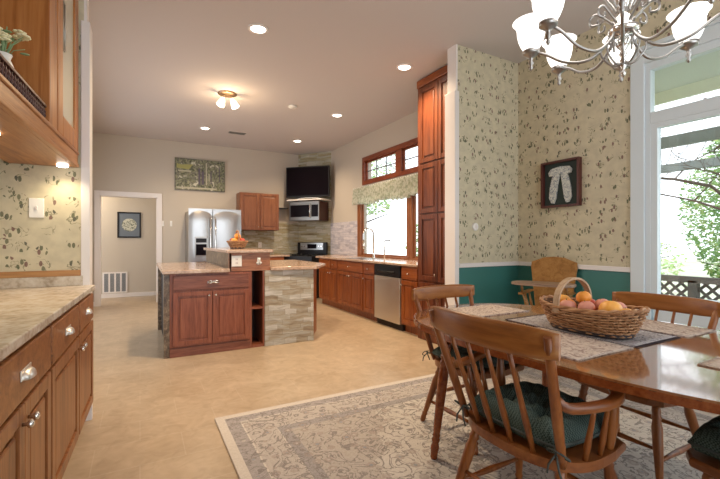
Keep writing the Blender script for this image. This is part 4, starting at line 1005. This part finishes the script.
# ------------------------------------------------------------------ shadow box on the wall
r = thing('shadow_box', 'dark red-brown shadow box frame holding a pale lace collar on the wallpaper', 'wall decoration', (XR, 2.79, 1.565), -PI/2)
M['maroon'] = wood('maroon_frame', (.045,.012,.01), (.085,.022,.016), (.13,.04,.03), 'z', .4)
Wb_, Hb_ = .42, .475
b = B(); box(b,0,-.055,0,.022,0,Hb_,.003); box(b,Wb_-.022,-.055,0,Wb_,0,Hb_,.003); box(b,.022,-.055,0,Wb_-.022,0,.022,.003); box(b,.022,-.055,Hb_-.022,Wb_-.022,0,Hb_,.003); obj('frame', b, 'maroon', r)
b = B(); box(b,.022,-.012,.022,Wb_-.022,-.002,Hb_-.022); obj('backing', b, mat('dark_green_backing', (.035,.05,.045), .9), r)
M['lace2'] = lace('pale_lace', (.60,.61,.56), (.22,.26,.32), 40)
b = B()
for s_ in (-1,1):
    c0 = Wb_/2-.005
    outl = [(c0+s_*.005,.33),(c0+s_*.05,.37),(c0+s_*.09,.31),(c0+s_*.115,.20),(c0+s_*.125,.10),(c0+s_*.10,.045),(c0+s_*.065,.04),(c0+s_*.045,.10),(c0+s_*.03,.20)]
    prism(b, [(x, z) for x, z in (outl if s_ > 0 else outl[::-1])], .014, .03, .004)
prism(b, [(c0-.13,.36),(c0-.10,.40),(c0,.415),(c0+.10,.405),(c0+.13,.37),(c0+.12,.335),(c0+.04,.325),(c0,.345),(c0-.04,.325),(c0-.12,.325)], .014, .034, .005)
o = obj('lace_collar', b, 'lace2', r); o.rotation_euler = (PI/2,0,0)
r = thing('thermostat', 'small round white thermostat on the wallpaper left of the shadow box', 'thermostat', (3.10, YA, 1.37))
b = B(); tube(b, [(0,0,0),(0,-.012,0),(0,-.02,0)], [.042,.042,.034], 24); obj('ring', b, 'white_plastic', r)
b = B(); tube(b, [(0,-.02,0),(0,-.024,0)], [.02,.018], 16); obj('dial', b, 'white', r)

# ================================================================== CEILING THINGS
def can(x, y, label, e=CAN_W):
    r = thing('recessed_light', label, 'ceiling light', (x, y, CH), 0, 'recessed lights in the kitchen ceiling')
    b = B(); lathe(b, [(.07,-.001),(.098,-.001),(.098,-.006),(.075,-.012),(.07,-.004)], (0,0,0), 28); obj('trim_ring', b, 'white', r)
    b = B(); lathe(b, [(0,-.004),(.071,-.004),(.05,-.014),(0,-.018)], (0,0,0), 24); obj('bulb', b, 'can_glow', r)
    l_ = light('SPOT', 'recessed_lamp', (x, y, CH-.035), e, CAN_COL, .07, 2.5, .9); return r
can(.985, 3.80, 'recessed ceiling light nearest the camera, toward the upper left', 250)
can(2.69, 3.82, 'recessed ceiling light near the tall pantry top', 230)
can(2.77, 5.80, 'recessed ceiling light beside the kitchen transom window')
can(2.78, 7.68, 'recessed ceiling light in front of the corner television')
can(1.02, 7.60, 'recessed ceiling light above the wide print on the back wall')
# double spot fixture
r = thing('spotlight_fixture', 'round brass ceiling fixture with two lit glass spot shades', 'ceiling light', (1.05, 5.68, CH))
b = B(); lathe(b, [(0,0),(.125,0),(.125,-.012),(.10,-.022),(0,-.028)], (0,0,0), 30); obj('canopy', b, mat('brushed_bronze', (.42,.28,.17), .35, .8), r)
for s_ in (-1,1):
    c0 = Vector((s_*.04, 0, -.03)); d_ = Vector((s_*.35, -.3, -.9)).normalized()
    b = B(); tube(b, [c0, c0+d_*.05], .012, 8); arm = obj('swivel_arm', b, 'chrome', r)
    b = B(); tube(b, [c0+d_*.05, c0+d_*.08, c0+d_*.13, c0+d_*.17, c0+d_*.172], [.02,.032,.045,.055,.02], 16); obj('glass_shade', b, 'warm_shade', r)
light('POINT', 'fixture_lamp', (1.05, 5.64, CH-.30), 14, (1,.72,.42), .1)
# ceiling vent, smoke detector
r = thing('ceiling_vent', 'small dark metal vent in the ceiling near the back wall', 'vent', (1.59, 7.66, CH))
b = B(); box(b,-.15,-.06,-.012,.15,-.045,0); box(b,-.15,.045,-.012,.15,.06,0); box(b,-.15,-.045,-.012,-.135,.045,0); box(b,.135,-.045,-.012,.15,.045,0); obj('frame', b, 'nickel', r)
b = B(); box(b,-.135,-.045,-.003,.135,.045,0); obj('backing', b, 'dark', r)
b = B()
for k in range(6): box(b,-.135,-.04+k*.015,-.010,.135,-.034+k*.015,-.004)
obj('louvre_slats', b, 'nickel', r)
r = thing('smoke_detector', 'small round white smoke detector on the ceiling between the lights', 'smoke detector', (2.0, 5.73, CH))
b = B(); lathe(b, [(0,0),(.065,0),(.062,-.02),(.045,-.034),(0,-.036)], (0,0,0), 28); obj('housing', b, 'white_plastic', r)
b = B(); lathe(b, [(0,-.036),(.012,-.036),(.01,-.041),(0,-.041)], (0,0,0), 12); obj('test_button', b, 'white', r)

# ------------------------------------------------------------------ chandelier
HC = Vector((1.641, .867, 0))
r = thing('chandelier', 'polished silver chandelier with scroll arms and white bell glass shades', 'chandelier', (HC.x, HC.y, 0))
b = B(); lathe(b, [(0,1.855),(.007,1.86),(.011,1.872),(.005,1.882),(.008,1.89),(.014,1.90),(.007,1.912),(.012,1.92),(.006,1.932),(.016,1.945),(.008,1.957),(.022,1.975),(.030,1.99),(.018,2.005),(.012,2.012),(.04,2.02),(.052,2.03),(.05,2.045),(.038,2.055),(.038,2.075),(.03,2.085),(.016,2.10),(.022,2.13),(.034,2.16),(.02,2.19),(.013,2.22),(.013,2.36),(.022,2.38),(.013,2.40),(.0,2.41)], (0,0,0), 24); obj('centre_column', b, 'chrome', r)
b = B(); tube(b, [(0,0,2.4),(0,0,CH-.03)], .006, 8); obj('stem', b, 'nickel', r)
b = B(); lathe(b, [(0,CH),(.065,CH),(.06,CH-.02),(.02,CH-.04),(0,CH-.045)], (0,0,0), 24); obj('canopy', b, 'chrome', r)
AR = .33; base_deg = 20+ -28.81
def cat(pts, q_=6):
    pts = [Vector(p) for p in pts]; P_ = []
    for i in range(len(pts)-1):
        p0, p1_, p2_, p3_ = pts[max(i-1,0)], pts[i], pts[i+1], pts[min(i+2,len(pts)-1)]
        for q in range(q_):
            t_ = q/q_; P_.append(.5*((2*p1_)+(-p0+p2_)*t_+(2*p0-5*p1_+4*p2_-p3_)*t_*t_+(-p0+3*p1_-3*p2_+p3_)*t_**3))
    P_.append(pts[-1]); return P_
SHZ = 2.0
for k, deg_ in enumerate((14, 58, 106, 152, 192, 236, 280, 324)):
    a = math.radians(deg_-28.81); dv = Vector((math.cos(a), math.sin(a), 0)); pv = Vector((-math.sin(a), math.cos(a), 0))
    def W_(rr_, z, s_=0): return dv*rr_ + pv*s_ + Vector((0,0,z))
    b = B(); tube(b, cat([W_(.035,2.04),W_(.06,1.99),W_(.12,1.945),W_(.20,1.955),W_(.27,2.00),W_(.31,2.015),W_(AR,1.995)]), .006, 8); arm = obj('scroll_arm', b, 'nickel', r)
    b = B(); lathe(b, [(0,SHZ-.055),(.004,SHZ-.052),(.009,SHZ-.042),(.005,SHZ-.034),(.012,SHZ-.024),(.007,SHZ-.012),(.010,SHZ+.0),(.028,SHZ+.012),(.033,SHZ+.016),(.033,SHZ+.03),(.026,SHZ+.034),(0,SHZ+.034)], dv*AR, 20); obj('lamp_cup', b, 'nickel', arm)
    b = B(); z0 = SHZ+.03; prof = [(.024,z0),(.030,z0+.004),(.040,z0+.02),(.050,z0+.045),(.055,z0+.07),(.056,z0+.09),(.062,z0+.108),(.074,z0+.122),(.072,z0+.124),(.059,z0+.110),(.052,z0+.09),(.050,z0+.07),(.045,z0+.045),(.035,z0+.02),(.0,z0+.006)]
    lathe(b, prof, dv*AR, 28); obj('glass_shade', b, 'glass_shade', arm)
    for nm, rad_, pts in (('upper_scroll', .0045, [W_(.035,2.07),W_(.06,2.095),W_(.09,2.12),W_(.112,2.105),W_(.108,2.08),W_(.085,2.08),W_(.085,2.097)]),
                          ('crown_scroll', .004, [W_(.03,2.12),W_(.05,2.16),W_(.075,2.20),W_(.07,2.245),W_(.045,2.25),W_(.038,2.225),W_(.05,2.21)]),
                          ('lower_scroll', .004, [W_(.01,1.905),W_(.035,1.905),W_(.07,1.945),W_(.07,1.985),W_(.045,1.995),W_(.04,1.97)])):
        b = B(); tube(b, cat(pts, 5), rad_, 6)
        obj(nm, b, 'nickel', arm)
light('POINT', 'chandelier_lamp', (HC.x, HC.y, 2.42), 16, (1,.93,.85), .25)

# ================================================================== OUTSIDE
m = mat('ground', (.30,.34,.2), .95); t = NT(m); t.base(t.ramp(t.noise(t.coord(), 1.5, 5), [(.3, (.34,.42,.22)), (.7, (.62,.60,.52))])); M['ground'] = m
b = B(); box(b, 3.95, -14, -.4, 40, 30, -.3); struct('ground', b, 'ground')
# lattice fence
M['lat'] = mat('weathered_lattice', (.11,.10,.09), .8); M['beam'] = mat('grey_green_beam', (.24,.27,.26), .8); M['soffit'] = mat('grey_green_soffit', (.62,.68,.60), .8); M['fascia'] = mat('pale_green_fascia', (.84,.88,.70), .8)
r = thing('lattice_fence', 'grey wooden lattice fence with a flat cap outside the dining window', 'fence', (6.4, 0, -.3))
b = B(); box(b, -.05, -6, .97, .05, 5.5, 1.05); obj('top_rail', b, 'lat', r)
b = B()
for k in range(92):
    y = -6+k*.135
    for s_ in (-1,1):
        c_ = Matrix.Translation((s_*.006, y, .55)) @ Matrix.Rotation(s_*PI/4, 4, 'X')
        q = bmesh.ops.create_cube(b, size=1)
        for v_ in q['verts']: v_.co = c_ @ Vector((v_.co.x*.010, v_.co.y*.035, v_.co.z*1.22))
obj('lattice', b, 'lat', r)
for y in (-5.5,-3.5,-1.5,.5,2.5,4.5): b = B(); box(b, -.05, y-.05, 0, .05, y+.05, 1.0); obj('post', b, 'lat', r)
# pergola
r = thing('pergola', 'grey green pergola with open beams outside the dining window', 'pergola', (0,0,0))
for x in (4.85, 6.6):
    b = B(); box(b, x-.04, -5, 2.20, x+.04, 4.6, 2.31); obj('beam', b, 'beam', r)
for x in (4.85, 6.6):
    for y in (-4.6, 4.3): b = B(); box(b, x-.05, y-.05, -.3, x+.05, y+.05, 2.20); obj('post', b, 'beam', r)
r2 = thing('porch_eave', 'pale green eave board above the transom outside the dining window', 'eave')
b = B(); prism(b, [(3.95,2.86),(4.5,2.69),(4.5,2.71),(3.95,2.88)], -3.4, 5); o = obj('soffit_board', b, 'soffit', r2); o.rotation_euler = (PI/2,0,0)
b = B(); box(b, 4.50, -5, 2.575, 4.53, 3.4, 2.70); obj('fascia', b, 'fascia', r2)
def leafy(name, label, cat_, loc, R, H_, n, cols, group=None, trunk=.05, leaf=.05, z0=.15):
    r = thing(name, label, cat_, loc, 0, group)
    b = B(); tube(b, [(0,0,0),(.03,.02,H_*.4),(0,.05,H_*.85)], [trunk, trunk*.8, trunk*.2], 8)
    rs = random.Random(hash((round(loc[0],2), round(loc[1],2))) & 0xffff)
    for k in range(14):
        a = rs.random()*6.28; z = H_*(.2+.6*rs.random()); tube(b, [(0,0,z), (R*.5*math.cos(a), R*.5*math.sin(a), z+R*.2), (R*.85*math.cos(a), R*.85*math.sin(a), z+R*.3)], [trunk*.4, trunk*.2, .004], 5)
    obj('branches', b, 'bark', r)
    b = B()
    for k in range(n):
        a = rs.random()*2*PI; f = rs.random()**.45; zz = rs.random(); prof = math.sin(PI*min(1, zz*.9+.08))**.6
        c_ = Vector((R*f*prof*math.cos(a), R*f*prof*math.sin(a), H_*(z0+(1-z0)*zz)))
        d1_ = Vector((rs.uniform(-1,1), rs.uniform(-1,1), rs.uniform(-.6,.6))).normalized(); d2_ = d1_.orthogonal().normalized()
        s_ = leaf*(.6+.8*rs.random())
        v_ = [b.verts.new(c_+d1_*s_), b.verts.new(c_+d2_*s_*.4), b.verts.new(c_-d1_*s_), b.verts.new(c_-d2_*s_*.4)]; f_ = b.faces.new(v_); f_.material_index = rs.randrange(len(cols))
    me = bpy.data.meshes.new('foliage'); b.to_mesh(me); b.free()
    for c_ in cols: me.materials.append(M[c_])
    o = bpy.data.objects.new('foliage', me); COL.objects.link(o); o.parent = r
    return r
M['bark'] = mat('bark', (.10,.075,.06), .9); M['lf1'] = mat('bright_leaf', (.30,.50,.17), .7); M['lf2'] = mat('mid_leaf', (.18,.36,.12), .6); M['lf3'] = mat('dark_leaf', (.04,.11,.04), .6); M['lf5'] = mat('grey_leaf', (.30,.36,.30), .7); M['lf4'] = mat('yellow_leaf', (.42,.52,.18), .6)
leafy('garden_tree', 'leafy green tree growing close outside the dining window', 'tree', (9.0, 2.3, -.3), 1.35, 3.8, 19000, ['lf1','lf2','lf4','lf1','lf2'], leaf=.046)
leafy('garden_shrub', 'dark shrub behind the lattice fence outside the dining window', 'shrub', (7.7, .6, -.3), .8, 1.5, 3000, ['lf2','lf3'], leaf=.05)
leafy('garden_shrub', 'yellow green shrub behind the fence, left in the dining window', 'shrub', (12.5, 6.4, -.3), 1.3, 1.7, 1600, ['lf4','lf1'], leaf=.06)
leafy('garden_tree', 'tree outside the kitchen window, seen in the transom', 'tree', (8.4, 15.0, -.3), 1.9, 6.6, 3000, ['lf4','lf1','lf5'], leaf=.10, trunk=.1, z0=.4)
leafy('garden_shrub', 'green shrub outside the kitchen window next to the pantry', 'shrub', (6.5, 8.0, -.3), .7, 2.2, 1600, ['lf1','lf4','lf2'], leaf=.06)
# bare branches
r = thing('bare_tree', 'bare branched tree reaching over the pergola', 'tree', (8.0, 2.0, -.3))
rs = random.Random(3); b = B()
def br(p, d_, L, rad, dep):
    pts = [p]; q = p.copy(); dd = d_.copy()
    for k in range(4):
        dd = (dd+Vector((rs.uniform(-.3,.3), rs.uniform(-.3,.3), rs.uniform(-.2,.25)))).normalized(); q = q+dd*L/4; pts.append(q.copy())
    tube(b, pts, [rad*(1-.15*k) for k in range(5)], 5)
    if dep:
        for k in range(3+(dep > 2)): br(pts[rs.randrange(1,5)], (dd+Vector((rs.uniform(-1,1), rs.uniform(-1,1), rs.uniform(-.3,.6)))).normalized(), L*.68, rad*.5, dep-1)
br(Vector((0,0,0)), Vector((0,0,1)), 2.6, .05, 6); obj('branches', b, 'bark', r)
